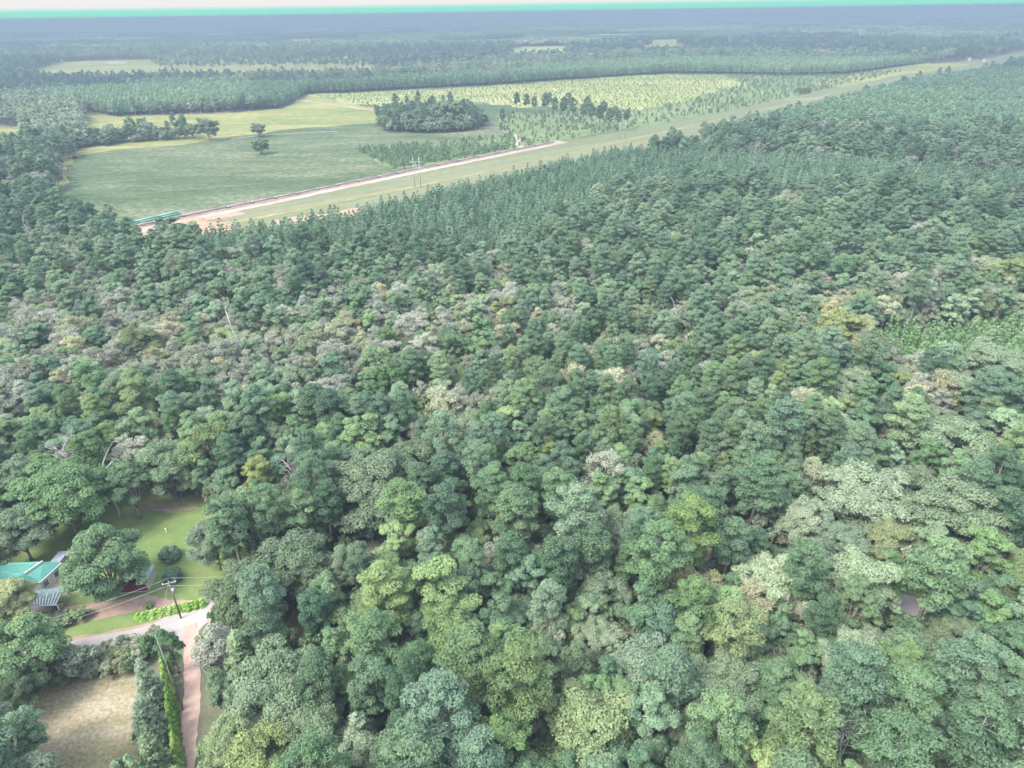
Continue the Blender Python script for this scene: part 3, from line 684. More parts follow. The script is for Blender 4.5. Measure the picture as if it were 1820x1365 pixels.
exec_heroes = [
 ('bigbroad', 187, 1005, 152, '', 'big spreading tree between the teal-roofed house and the maroon shed', 0),
 ('oak', 1540, 885, 178, 'pale', 'large pale grey-green oak right of the tall yellow-green pine', 1),
 ('oak', 1690, 925, 190, '', 'huge grey-green oak above the umbrella pine on the road', 3),
 ('oak', 1690, 795, 150, 'pale', 'broad pale oak below the bright thicket at the right', 0),
 ('oak', 1700, 690, 92, 'pale', 'round grey oak standing in the bright green thicket', 2),
 ('oak', 1765, 640, 110, 'pale', 'wide grey-topped oak at the right end of the bright thicket', 1),
 ('oak', 1515, 690, 96, '', 'round grey oak left of the yellowish round shrubby tree', 0),
 ('oak', 1045, 1300, 205, 'bright', 'very large pale olive oak at the bottom centre edge', 3),
 ('oak', 405, 1325, 118, 'bright', 'pale olive oak right of the red dirt driveway', 2),
 ('oak', 530, 1003, 150, '', 'rounded oak behind the road bend, left of the small conical cedar', 2),
 ('oak', 378, 962, 95, '', 'grey-green oak at the right edge of the lawn', 0),
 ('oak', 437, 1055, 155, 'dark', 'dark oak overhanging the road beside the lawn corner', 1),
 ('oak', 1522, 1035, 150, 'pale', 'grey oak with domed crown left of the paved road gap', 3),
 ('oak', 1365, 1040, 150, 'pale', 'grey oak just below the red soil gap', 1),
 ('oak', 1340, 870, 120, 'dark', 'dark round oak right of the tall yellow-green pine', 0),
 ('oak', 898, 712, 92, '', 'round olive oak alone among pines in the middle of the forest', 0),
 ('oak', 650, 870, 170, 'dark', 'long dark oak mass above the brown lot', 3),
 ('oak', 720, 830, 140, 'dark', 'dusty green oak right of the pale dead snag', 2),
 ('oak', 500, 905, 130, 'dark', 'dark oak closing the back of the lawn on the right', 2),
 ('oak', 490, 1220, 190, '', 'broad oak below the brown dirt lot', 1),
 ('oak', 560, 1320, 160, '', 'dense oak at the bottom edge left of the pale cedar', 0),
 ('pine', 1222, 925, 122, 'yellow', 'tall yellow-green pine left of the red soil gap', 2),
 ('pine', 1668, 1004, 118, 'bright', 'umbrella-shaped pine leaning over the paved road gap', 3),
 ('pine', 870, 860, 80, 'bright', 'bright pine, left one of a row of three rounded pines', 0),
 ('pine', 938, 862, 78, 'bright', 'bright pine, middle one of a row of three rounded pines', 1),
 ('pine', 990, 868, 76, 'bright', 'bright pine, right one of a row of three rounded pines', 3),
 ('pine', 720, 890, 95, 'bright', 'bright pine crown beside a bare forked snag', 4),
 ('pine', 690, 1040, 110, 'yellow', 'yellowish pine above the white-branched dead tree', 0),
 ('broad', 780, 1050, 120, 'yellow', 'yellow-green leafy tree above the white-branched dead tree', 2),
 ('pine', 905, 975, 80, '', 'pine with open crown above the middle of the road', 1),
 ('pine', 1240, 1070, 100, 'bright', 'rounded bright pine below the red soil gap', 2),
 ('pine', 1310, 1110, 110, 'olive', 'olive pine with dead twigs beside the grey oak', 4),
 ('pine', 1435, 1000, 90, 'bright', 'bright pine with a bare leaning trunk left of the grey domed oak', 5),
 ('pine', 1728, 1176, 140, '', 'wide pine directly below the paved road gap', 2),
 ('pine', 1515, 1190, 140, '', 'clumpy pine in the lower right stand', 0),
 ('pine', 1620, 1240, 120, 'bright', 'light green pine in the lower right stand', 5),
 ('pine', 1740, 1290, 130, '', 'pine at the lower right edge', 3),
 ('pine', 1440, 1290, 150, 'olive', 'olive pine with dead branches at the bottom right', 2),
 ('pine', 1600, 1320, 140, 'bright', 'bright pine touching the bottom edge at the right', 4),
 ('pine', 1390, 740, 90, '', 'blue-green pine left of the round grey oaks', 1),
 ('yellowtree', 372, 795, 100, '', 'yellow-green tree behind the lawn', 0),
 ('yellowtree', 535, 716, 42, 'bright', 'small bright yellow crown in the middle left forest', 1),
 ('yellowtree', 1490, 583, 88, '', 'yellow-topped tree behind the bright thicket', 0),
 ('yellowtree', 1600, 680, 55, '', 'rounded yellowish tree in the thicket between two grey oaks', 1),
 ('yellowtree', 743, 722, 42, 'dark', 'small ochre-topped tree left of the round olive oak', 1),
 ('broad', 1700, 548, 46, 'pale', 'narrow vine-covered tree leaning above the bright thicket', 4),
 ('bigbroad', 300, 835, 120, 'dark', 'drooping dark tree at the back edge of the lawn', 1),
 ('bigbroad', 110, 885, 185, 'bright', 'wide bright leafy tree behind the teal-roofed house', 1),
 ('oak', 30, 940, 120, 'dark', 'dark leafy tree at the left edge behind the house', 0),
 ('broad', 225, 850, 80, 'dark', 'leafy tree hugging the tall bare trunk', 3),
 ('oak', 22, 1068, 88, 'olive', 'olive-grey tree in front of the teal-roofed house', 0),
 ('bigbroad', 38, 1165, 150, 'bright', 'bright leafy tree left of the roadside shrubs', 0),
 ('oak', 40, 1214, 84, 'dark', 'low leafy tree at the corner of the mown field', 0),
 ('bigbroad', 22, 1322, 112, '', 'leafy tree at the lower left corner of the mown field', 0),
 ('oak', 55, 1420, 150, '', 'oak crown cut by the bottom edge below the mown field', 2),
 ('greytree', 392, 1150, 84, '', 'pale mossy tree with bare twigs above the red dirt driveway', 1),
 ('cedar', 590, 1063, 62, 'bright', 'small conical cedar right of the rounded oak by the road', 0),
 ('cedar', 640, 1318, 105, 'pale', 'pale blue-green cedar at the bottom edge', 1),
 ('cedar', 432, 1175, 85, 'bright', 'bright green cedar right of the pale mossy tree', 0),
 ('cedar', 262, 1215, 56, 'pale', 'pale cedar at the top of the hedge row beside the mown field', 0),
 ('cedar', 262, 1285, 66, 'pale', 'pale cedar midway down the hedge row beside the mown field', 1),
 ('cedar', 275, 1350, 72, 'bright', 'green cedar at the bottom of the hedge row beside the mown field', 0),
 ('broad', 300, 1145, 48, 'bright', 'dense young tree wrapped round the slender pale pole', 4),
 ('broad', 394, 1222, 56, 'dark', 'dark tree overhanging the red dirt driveway on its right', 4),
 ('greytree', 1000, 545, 60, '', 'pale grey crown right of centre', 0),
]
for hh in exec_heroes: hero(*hh[:6], k=hh[6])
for i, (px, py) in enumerate([(300, 982), (305, 1019)]):
    hero('bush', px, py, 38 - 3 * i, 'blue', ['round dark clipped bush on the lawn, the one farther from the pole', 'round dark clipped bush on the lawn just behind the utility pole'][i], k=i, h=3.2, group='clipped bushes on the lawn')
sg = 'olive shrubs along the lower side of the road'
for i, (px, py, wd) in enumerate([(100, 1182, 44), (125, 1172, 40), (150, 1177, 46), (178, 1168, 42), (205, 1172, 46), (228, 1165, 40), (248, 1150, 46), (272, 1132, 44), (222, 1142, 30), (80, 1195, 44), (138, 1190, 42), (165, 1188, 40), (192, 1186, 42), (218, 1182, 38), (115, 1198, 42), (240, 1172, 40), (188, 1158, 34), (150, 1164, 34)]):
    e = hero('scrub', px, py, wd, ['pale', 'olive', 'pale'][i % 3], 'olive-green shrub in the thick row between the road and the mown field', k=i % 2, h=3.8, group=sg)
for i in range(15):
    t = i / 14; hero('vine', 290 + 26 * t, 1170 + 190 * t, 18 + 4 * t, ['bright', ''][i % 2], 'narrow bright green hedge plant in the row left of the red dirt driveway', k=i % 2, h=4.5, group='bright hedge plants along the driveway')
lg = 'low bright hedge beside the road'
for i in range(15):
    t = i / 14; hero('vine', 246 + 112 * t, 1094 - 24 * t + (1.5 if i % 2 else 0), 17 + (i * 5) % 4, 'bright', 'small bright plant of the low hedge between the lawn and the road', k=i % 2, h=1.5, group=lg)
for i, (px, py, wd, tn, lb) in enumerate([(95, 1105, 46, 'dark', 'dark shrub in front of the pergola, leftmost on the mulch bed'), (120, 1098, 36, '', 'shrub in front of the house deck on the mulch bed'), (82, 1120, 36, 'dark', 'shrub near the grass strip end on the mulch bed'), (145, 1092, 30, 'bright', 'bright shrub under the big spreading tree'), (262, 1076, 18, 'bright', 'tiny shrub on the bare mulch left of the low hedge'), (99, 1083, 14, 'dark', 'small dark shrub at the pergola corner')]):
    hero('shrub', px, py, wd, tn, lb, k=i % 3, h=2.4 if wd > 20 else 1.2)

# dead trees ---------------------------------------------------------------
def dead(px_base, py_base, h, spread, n, label, seed, lean=(0, 0), r0=.22, twig=3, leafy=False):
    q = g(px_base, py_base, 0); rng = np.random.default_rng(seed)
    e = thing('dead_tree', label, 'dead tree', (q.x, q.y, 0))
    L = branches(rng, h, n, spread, r0, twig, lean)
    tube_np(L[:1]).build('trunk', M['deadwood'], e, True); tube_np(L[1:]).build('branches', M['deadwood'], e, True)
    placed.append((q.x, q.y, 1.5)); return e
def top_h(pxb, pyb, pyt):
    """height of something standing at the ground pixel whose top is seen at row pyt"""
    q = g(pxb, pyb); lo, hi = 0, 60
    for _ in range(40):
        mid = (lo + hi) / 2
        if proj([[q.x, q.y, mid]])[0, 1] > pyt: lo = mid
        else: hi = mid
    return lo
dead(160, 900, top_h(160, 900, 768), 5.5, 16, 'pale dead tree with many bare twigs left of the dark leafy trees', 31, (-1.5, 0), .3, 5)
dead(214, 920, top_h(214, 920, 815), 5, 8, 'tall leaning dead trunk standing at the back edge of the lawn', 32, (-.8, .5), .34, 2)
dead(450, 680, top_h(450, 680, 505), 4, 6, 'tall thin dead snag above the mossy grey trees at left', 33, (-3.5, 0), .30, 2)
dead(538, 905, top_h(538, 905, 812), 6, 16, 'white bushy dead top behind the dark oaks', 34, (0, 0), .26, 5)
dead(735, 880, top_h(735, 880, 808), 4.5, 9, 'small pale dead tree left of the row of three rounded pines', 35, (0, 0), .22, 4)
dead(1270, 935, top_h(1270, 935, 848), 5.5, 10, 'grey dead branches above the tall yellow-green pine', 36, (0, 0), .24, 4)
dead(862, 1230, top_h(862, 1230, 1095), 4.6, 9, 'white-branched dead tree in the lower centre', 37, (-.5, 0), .2, 2)
dead(925, 1200, top_h(925, 1200, 1125), 3.6, 7, 'thin bare tree right of the white-branched dead tree', 38, (0, 0), .16, 3)
dead(720, 985, top_h(720, 985, 885), 3.6, 5, 'bare forked snag sticking out of a bright pine', 39, (-1, 0), .2, 2)
dead(1190, 640, top_h(1190, 640, 530), 6, 14, 'pale fan-shaped dead tree left of the yellow-topped tree', 40, (0, 0), .22, 4)
dead(1010, 640, top_h(1010, 640, 550), 5, 12, 'pale bare tree in the middle of the forest', 41, (0, 0), .2, 4)
dead(1105, 440, top_h(1105, 440, 345), 5, 12, 'white bare tree at the edge of the dark plantation', 42, (0, 0), .25, 4)
dead(627, 1245, top_h(627, 1245, 1160), 4, 9, 'bare twiggy tree beside the forest path', 43, (0, 0), .18, 4)
dead(1480, 1400, top_h(1480, 1400, 1270), 4.5, 10, 'tangle of dead branches in the olive pine at the bottom right', 44, (-1, 0), .2, 4)
dead(1100, 1180, top_h(1100, 1180, 1115), 3.6, 12, 'brown brushy dead crown above the very large olive oak', 45, (0, 0), .18, 5)
dead(1410, 1320, top_h(1410, 1320, 1225), 3.6, 10, 'grey dead twigs between the lower right pines', 46, (0, 0), .16, 5)
dead(372, 1210, top_h(372, 1210, 1120), 4.4, 10, 'grey bare limbs in the pale mossy tree by the driveway', 47, (1, 0), .2, 3)
dead(60, 445, top_h(60, 445, 380), 5, 10, 'pale dead trunk at the left end of the pasture', 48, (0, 0), .25, 3)

# landmarks for the labels ---------------------------------------------------
LAND = [(60, 880, 'behind the teal-roofed house'), (280, 860, 'behind the lawn'), (400, 930, 'right of the lawn'), (20, 1150, 'at the left edge below the house'), (420, 1130, 'below the road bend'),
        (430, 1300, 'right of the red dirt driveway'), (540, 1180, 'around the brown dirt lot'), (640, 1220, 'beside the forest path'), (600, 1000, 'near the conical cedar'),
        (700, 1320, 'near the pale cedar at the bottom edge'), (860, 1150, 'around the white-branched dead tree'), (900, 1300, 'left of the very large olive oak'),
        (1180, 1300, 'right of the very large olive oak'), (1080, 1100, 'near the brown brushy dead crown'), (930, 1000, 'below the row of three rounded pines'), (1070, 930, 'behind the small dirt gap'),
        (1200, 1010, 'near the tall yellow-green pine'), (1300, 900, 'behind the red soil gap'), (1400, 1100, 'below the grey domed oak'), (1600, 1120, 'below the paved road gap'),
        (1780, 1040, 'right of the umbrella pine on the road'), (1760, 1200, 'at the right edge below the road'), (1560, 1290, 'in the lower right stand'), (1350, 1250, 'in the bottom stand by the dead twigs'),
        (1440, 820, 'left of the large pale oak'), (1780, 850, 'behind the huge oak at the right edge'), (1620, 640, 'beside the bright thicket'), (1480, 640, 'in front of the yellow-topped tree'),
        (1350, 700, 'left of the round grey oaks'), (1150, 780, 'up the slope behind the tall yellow-green pine'), (1150, 640, 'near the pale fan-shaped dead tree'), (900, 790, 'behind the row of three rounded pines'),
        (900, 640, 'around the centre of the forest'), (740, 800, 'by the small pale dead tree'), (640, 720, 'between the small yellow crown and the round olive oak'), (560, 830, 'around the white bushy dead top'),
        (430, 760, 'right of the yellow-green tree behind the lawn'), (430, 640, 'below the tall thin dead snag'), (180, 720, 'above the pale twiggy dead tree'), (40, 760, 'at the left edge of the middle forest'),
        (60, 640, 'among the mossy grey crowns at left'), (250, 640, 'among the mossy grey crowns left of the snag'), (1780, 740, 'near the bright grass gap')]
TW = {'': 'mid green', 'bright': 'light green', 'yellow': 'yellow-green', 'dark': 'dark green', 'pale': 'pale', 'blue': 'blue-green', 'olive': 'olive'}

# mixed woods, by dart throwing ------------------------------------------------
ROADW = np.array([tuple(p) for p in road_pts]); DRVW = np.array([tuple(p) for p in drive_pts])
CELL = 8.0; grid = {}
def gadd(x, y, r): grid.setdefault((int(x // CELL), int(y // CELL)), []).append((x, y, r))
for p in placed: gadd(*p)
def gfree(x, y, r, f):
    cx, cy = int(x // CELL), int(y // CELL)
    for i in range(-2, 3):
        for j in range(-2, 3):
            for a, b, rr in grid.get((cx + i, cy + j), ()):
                if (a - x) ** 2 + (b - y) ** 2 < (f * (r + rr)) ** 2: return False
    return True

PLANT1 = W([(300, 424, 10), (400, 404, 10), (500, 396, 10), (640, 372, 10), (850, 322, 10), (1000, 287, 10), (1110, 262, 10), (1170, 262, 12), (1230, 262, 12), (1400, 268, 12), (1600, 280, 12), (1850, 300, 12),
            (1850, 330, 12), (1700, 328, 12), (1500, 322, 12), (1330, 318, 12), (1200, 322, 12), (1100, 335, 12), (1040, 365, 12), (980, 400, 12), (940, 440, 12), (860, 445, 12), (700, 425, 12), (540, 432, 12), (400, 442, 12), (330, 440, 12)])
PLANT2 = W([(140, 195), (205, 207), (500, 193), (523, 180), (545, 167), (620, 165), (870, 152), (960, 145), (1180, 131), (1300, 132), (1400, 134), (1500, 132), (1560, 124), (1640, 113),
            (1540, 99, 17), (1200, 97, 17), (1000, 108, 17), (900, 120, 17), (700, 130, 17), (640, 136, 17), (560, 139, 17), (340, 144, 17), (100, 147, 17), (30, 152, 17), (60, 170, 12)])
PLANT3 = W([(1850, 120, 12), (1740, 122, 14), (1640, 137, 14), (1560, 155, 14), (1450, 182, 14), (1330, 210, 14), (1290, 225, 12), (1500, 215, 12), (1850, 235, 12)])
PLANT4 = W([(900, 62), (600, 66), (420, 72), (180, 82), (180, 90), (420, 84), (700, 82), (1100, 78), (1500, 74), (1500, 66), (1100, 60)])
STRIP1 = W([(100, 275), (150, 262), (200, 258), (270, 252), (347, 248), (340, 242), (250, 246), (160, 250)])
COPSE1 = W([(668, 224), (700, 236), (780, 237), (845, 233), (862, 222), (845, 208), (760, 205), (710, 210), (680, 212)])
COPSE2 = W([(905, 203), (960, 208), (1010, 222), (1080, 236), (1122, 232), (1118, 222), (1050, 210), (1000, 198), (930, 192)])
SPARSE = W([(270, 104), (560, 100), (1000, 97), (1010, 112), (700, 121), (560, 120), (280, 122)])
ROWT = W([(40, 147), (200, 149), (400, 146), (620, 142), (655, 139), (620, 138), (400, 142), (200, 144), (60, 141)])

def inany(polys, pts):
    r = np.zeros(len(pts), bool)
    for p in polys: r |= inside(p, pts)
    return r

NEAR_D = 335.0
cand = []
NC = 60000
ys = np.sqrt(RNG.uniform(38 ** 2, NEAR_D ** 2, NC)); xs = RNG.uniform(-1, 1, NC) * (ys * .86 + 35)
pts = np.stack([xs, ys], 1)
ok = ~inany(OPENW + [PLANT1], pts) & ~inside(W(THICKET), pts)
def dist_line(pts, line):
    d = np.full(len(pts), 1e9)
    for q in line: d = np.minimum(d, (pts[:, 0] - q[0]) ** 2 + (pts[:, 1] - q[1]) ** 2)
    return np.sqrt(d)
ok &= dist_line(pts, ROADW) > 4.5; ok &= dist_line(pts, DRVW) > 3.5
pts = pts[ok]; PX = proj(np.column_stack([pts, np.full(len(pts), 13.0)]))
mixed = []
for (x, y), (px, py) in zip(pts, PX):
    u = rnd.random()
    # what grows where: grey crowns over the left middle, oaks towards the right, pines elsewhere
    greyp = .58 * math.exp(-((py - 590) / 115) ** 2) * (1 if px < 900 else .45) + .03
    oakp = .16 + (.14 if px > 1300 else 0) + (.08 if px < 500 else 0)
    brp = .34 if px < 700 or py > 950 else .24
    if 560 < py < 850 and 850 < px < 1450: brp = .2; oakp = .06
    sp = 'greytree' if u < greyp else 'oak' if u < greyp + oakp else 'broad' if u < greyp + oakp + brp else 'yellowtree' if u < greyp + oakp + brp + .012 else 'pine'
    P = PROTO[sp]; k = rnd.randrange(len(P)); s = rnd.triangular(.58, 1.28, .88); r = P[k]['R'] * s
    if sp == 'oak': s *= rnd.uniform(.62, 1.0); r = P[k]['R'] * s
    f = .58 if sp != 'pine' else .61
    if 560 < py < 860 and 850 < px < 1450 and sp == 'pine': s *= .72; r *= .72   # younger pines here
    if not gfree(x, y, r * .9, f): continue
    H = P[k]['H'] * (.45 + .55 * s)
    if py > 640:
        zc = ZC[sp] * H
        chk = proj([(x, y, H), (x, y, zc), (x - r, y, zc), (x + r, y, zc), (x, y, H * .35)])
        if inany(CLEAR, chk).any(): continue
    gadd(x, y, r); mixed.append((sp, k, x, y, s, H / P[k]['H'], px, py))
mixed.sort(key=lambda t: t[2] ** 2 + t[3] ** 2)
count = {'pine': 0, 'oak': 0, 'broad': 0, 'greytree': 0, 'yellowtree': 0}
for hh in exec_heroes:
    if hh[0] in count: count[hh[0]] += 1
rest = []; seen = set(); done = [(0, 0, 'tree')]
GROUPS = {'pine': 'pines of the mixed forest', 'oak': 'oaks of the mixed forest', 'broad': 'leafy trees of the mixed forest', 'greytree': 'grey mossy trees of the mixed forest', 'yellowtree': 'yellowing trees of the mixed forest'}
NOUN = {'pine': 'clumpy pine', 'oak': 'domed oak', 'broad': 'leafy tree', 'greytree': 'grey mossy tree', 'yellowtree': 'yellowing tree'}
for t in mixed:
    sp, k, x, y, s, sz, px, py = t
    inview = -60 < px < 1880 and py < 1450
    if inview and count[sp] < 292:
        count[sp] += 1
        tn = rnd.choices(['', 'bright', 'yellow', 'dark', 'pale', 'blue', 'olive'], [5, 3.2, .9 if py > 700 else .3, 3, 1 if sp != 'pine' else .4, 2, 1.2])[0]
        L = min(LAND, key=lambda l: (l[0] - px) ** 2 + (l[1] - py) ** 2)
        size = 'tall' if s > 1.0 else 'small' if s < .72 else 'medium'
        lb = f'{size} {TW[tn]} {NOUN[sp]} {L[2]}'
        if lb in seen:
            nb = min(done[-400:], key=lambda d: (d[0] - x) ** 2 + (d[1] - y) ** 2)
            ext = f', next to a {nb[2]}'
            base_ = lb if len((lb + ext).split()) <= 16 else f'{TW[tn]} {NOUN[sp]} {L[2]}'
            if len((base_ + ext).split()) <= 16: lb = base_ + ext
        seen.add(lb); done.append((x, y, f'{TW[tn]} {NOUN[sp].split()[-1]}'))
        put(sp, x, y, s, sz, tn, lb, GROUPS[sp], k)
    else: rest.append(t)
print('near trees', len(mixed), count, 'rest', len(rest))

# the rest of the mixed woods ----------------------------------------------------
FULL = []; BASE = {}
for sp in ('pine', 'oak', 'broad', 'greytree', 'yellowtree'):
    BASE[sp] = len(FULL); FULL += [p['full'] for p in PROTO[sp]]
P3 = [(t[2], t[3], 0) for t in rest]; SC = [(t[4], t[4], t[5]) for t in rest]; IX = [BASE[t[0]] + t[1] for t in rest]

def spread(d0, d1, cell, margin=.86, extra=60, jit=.8):
    """jittered grid over the wedge of land in front of the camera"""
    xw = d1 * margin + extra
    gx, gy = np.meshgrid(np.arange(-xw, xw, cell), np.arange(d0, d1, cell))
    p = np.stack([gx.ravel(), gy.ravel()], 1) + RNG.uniform(-.5, .5, (gx.size, 2)) * cell * jit
    return p[np.abs(p[:, 0]) < p[:, 1] * margin + extra]

OPENALL = OPENW
p = spread(NEAR_D - 2, 620, 7.6); ok = ~inany(OPENALL + [PLANT1, PLANT2, PLANT3], p); p = p[ok]
pxy = proj(np.column_stack([p, np.full(len(p), 12.)]))
u = RNG.random(len(p))
spc = np.where(u < .40, 'pine', np.where(u < .62, 'oak', np.where(u < .90, 'broad', 'greytree')))
for (x, y), sp in zip(p, spc):
    k = int(RNG.integers(len(PROTO[sp]))); s = RNG.uniform(.75, 1.1) * (.72 if sp == 'oak' else 1)
    P3.append((x, y, 0)); SC.append((s, s, s * RNG.uniform(.9, 1.1) * (1.15 if sp == 'oak' else 1))); IX.append(BASE[sp] + k)
scatter('mixed_forest', P3, SC, IX, FULL, 'unbroken mixed forest of pines and hardwoods beyond the nearer trees')

# undergrowth under and between the near trees
p = spread(40, 330, 3.0, .84, 30, .95); ok = ~inany(OPENW[:7] + [W(MOWN), W(LOT), PLANT1], p)
ok &= ~(inside(W(LAWN), p)) & ~inside(W(THICKET), p); ok &= (dist_line(p, ROADW) > 4.2) & (dist_line(p, DRVW) > 2.6)
for dz_, dx_ in ((0, 0), (2, 0), (5, 0), (3, 2.2), (3, -2.2)):
    q = proj(np.column_stack([p[:, 0] + dx_, p[:, 1], np.full(len(p), dz_)])); ok &= ~inany(CLEAR, q)
p = p[ok]; n = len(p); s = RNG.uniform(.6, 1.6, n)
SH = [x['full'] for x in PROTO['shrub']] + [x['full'] for x in PROTO['scrub']]
scatter('undergrowth', np.column_stack([p, np.zeros(n)]), np.column_stack([s, s, s * RNG.uniform(.9, 1.9, n)]), RNG.integers(0, len(SH), n), SH, 'dense green undergrowth filling the forest floor between the trees')

# thicket of young pines on the right
p = np.concatenate([spread(170, 345, 2.1, .86, 0)]); p = p[inside(W(THICKET), p)]
q = proj(np.column_stack([p, np.full(len(p), 2.0)])); p = p[~inany(CLEAR, q)]
keep = np.array([gfree(a, b, .5, .55) for a, b in p]); p = p[keep]; n = len(p); s = RNG.uniform(.7, 1.7, n)
SP = [x['full'] for x in PROTO['sapling']]
scatter('young_pine_thicket', np.column_stack([p, np.zeros(n)]), np.column_stack([s * .9, s * .9, s * 1.2]), RNG.integers(0, len(SP), n), SP, 'bright green thicket of young pines at the right among grey oaks')

# plantation rows
PL = [x['full'] for x in PROTO['plant']]
rotp = math.radians(25); cr_, sr_ = math.cos(rotp), math.sin(rotp)
def rows(poly, dx, dy, d0, d1):
    a = np.array(poly); c = a.mean(0); Rr = np.abs(a - c).max() * 1.6
    gx, gy = np.meshgrid(np.arange(-Rr, Rr, dx), np.arange(-Rr, Rr, dy)); v = np.stack([gx.ravel(), gy.ravel()], 1) + RNG.normal(size=(gx.size, 2)) * dx * .17
    v = np.stack([v[:, 0] * cr_ - v[:, 1] * sr_, v[:, 0] * sr_ + v[:, 1] * cr_], 1) + c
    v = v[inside(poly, v)]; return v[(v[:, 1] < d1)]
p = rows(PLANT1, 2.95, 3.3, 300, 900); p = p[RNG.random(len(p)) > .05]; n = len(p); s = RNG.uniform(.68, 1.2, n); print('plant1', n)
scatter('pine_plantation', np.column_stack([p, np.zeros(n)]), np.column_stack([s, s, s * RNG.uniform(.85, 1.1, n)]), RNG.integers(0, 3, n), PL, 'dark even-aged pine plantation in rows below the cleared corridor')
p = np.concatenate([rows(PLANT2, 5, 5, 0, 2500), rows(PLANT3, 4.6, 4.6, 0, 2500)]); n = len(p); s = RNG.uniform(1.1, 1.5, n); print('plant2', n)
PLT = [x['full'] for x in PROTO['plantfar']]
scatter('far_pine_plantation', np.column_stack([p, np.zeros(n)]), np.column_stack([s * 1.15, s * 1.15, s * .95]), RNG.integers(0, 2, n), PLT, 'wide pine plantations beyond the pasture and the cleared corridor')

# distance woods, lighter trees
LOW = []
for sp in ('pineL', 'broadL', 'oakL', 'greyL'): LOW += [x['full'] for x in PROTO[sp]]
p = spread(618, 1500, 8.2, .84, 60); ok = ~inany(OPENALL + [PLANT2, PLANT3, SPARSE], p); p = p[ok]
p2 = spread(1500, 2400, 12, .82, 60); ok = ~inany(OPENALL + [SPARSE, PLANT2, PLANT4], p2); p2 = p2[ok]
p3 = spread(1200, 2400, 20, .82, 60); p3 = p3[inside(SPARSE, p3)]
st = [rows(STRIP1, 6, 6, 0, 2e3), rows(COPSE1, 6, 6, 0, 2e3), rows(ROWT, 11, 11, 0, 3e3)]
pa = p; n = len(pa); s = RNG.uniform(.75, 1.12, n)
scatter('distant_forest', np.column_stack([pa, np.zeros(n)]), np.column_stack([s, s, s]), RNG.choice(10, n, p=[.14, .14, .14, .12, .12, .1, .08, .06, .05, .05]), LOW, 'distant mixed forest bordering the pasture on the left and beyond')
cps = np.concatenate(st[:2] + [rows(COPSE1, 9, 9, 0, 2e3)]); nc = len(cps); sc_ = RNG.uniform(.5, 1.05, nc)
FO = [x['full'] for x in PROTO['fieldoak']] + [x['full'] for x in PROTO['broad'][:2]] + [x['full'] for x in PROTO['pine'][:2]]
scatter('field_copses', np.column_stack([cps, np.zeros(nc)]), np.column_stack([sc_, sc_, sc_ * RNG.uniform(.85, 1.5, nc)]), RNG.choice(6, nc, p=[.3, .3, .14, .14, .06, .06]), FO, 'dense dark copse and tree strip standing in the pasture')
pb = np.concatenate([p2, p3, st[2]]); n = len(pb); s = RNG.uniform(.9, 1.45, n); s[len(p2):] *= .62; print('distant', len(pa), 'far', n)
scatter('far_forest', np.column_stack([pb, np.zeros(n)]), np.column_stack([s * 1.15, s * 1.15, s * .95]), RNG.choice(10, n, p=[.18, .18, .18, .1, .1, .08, .06, .04, .04, .04]), LOW, 'far forest and thin pine rows between pale fields')

# the farthest woods as tiles of simple crowns
def tile(name, size, cnt, rng):
    Vs = []; Fs = []; ts = []; nv = 0
    for i in range(cnt):
        x, y = rng.uniform(-size / 2, size / 2, 2); h = rng.uniform(13, 21); r = rng.uniform(4, 7); m = 16
        u = unit(m, rng); u[:, 2] = np.abs(u[:, 2]); C = np.array([x, y, h * .7]) + u * np.array([r, r, h * .3])
        Nn = u + rng.normal(size=(m, 3)) * .3; Nn /= np.linalg.norm(Nn, axis=1)[:, None]
        v, f = cards(C, Nn, unit(m, rng), np.full(m, r * 1.1), np.full(m, r * .95)); Vs.append(v); Fs.append(f + nv); nv += len(v)
        ts.append(np.full(m, rng.random()) * .6 + rng.random(m) * .4)
    Vs = np.concatenate(Vs); Vs[:, 2] = np.maximum(Vs[:, 2], 2)
    return np_mesh(name, Vs, np.concatenate(Fs), [M['far']], np.concatenate(ts))
trg = np.random.default_rng(5)
TL = [tile('far_tile', 84, 90, trg) for _ in range(4)]
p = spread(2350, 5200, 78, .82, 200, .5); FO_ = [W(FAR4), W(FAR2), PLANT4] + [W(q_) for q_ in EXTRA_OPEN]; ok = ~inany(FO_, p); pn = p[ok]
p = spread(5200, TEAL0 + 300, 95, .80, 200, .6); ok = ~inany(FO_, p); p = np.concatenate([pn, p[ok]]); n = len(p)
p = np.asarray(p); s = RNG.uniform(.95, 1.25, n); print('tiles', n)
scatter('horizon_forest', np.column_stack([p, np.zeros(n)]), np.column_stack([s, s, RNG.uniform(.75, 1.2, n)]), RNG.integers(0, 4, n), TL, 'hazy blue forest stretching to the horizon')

p4 = rows(PLANT4, 9, 9, 0, 9e3); p4 = p4[~inany([W(q_) for q_ in EXTRA_OPEN] + [W(FAR3)], p4)]; n = len(p4); s = RNG.uniform(1.9, 2.3, n); print('plant4', n)
scatter('dark_far_plantation', np.column_stack([p4, np.zeros(n)]), np.column_stack([s * 1.2, s * 1.2, s * .75]), RNG.integers(0, 2, n), PLT, 'long dark band of plantation far beyond the fields')
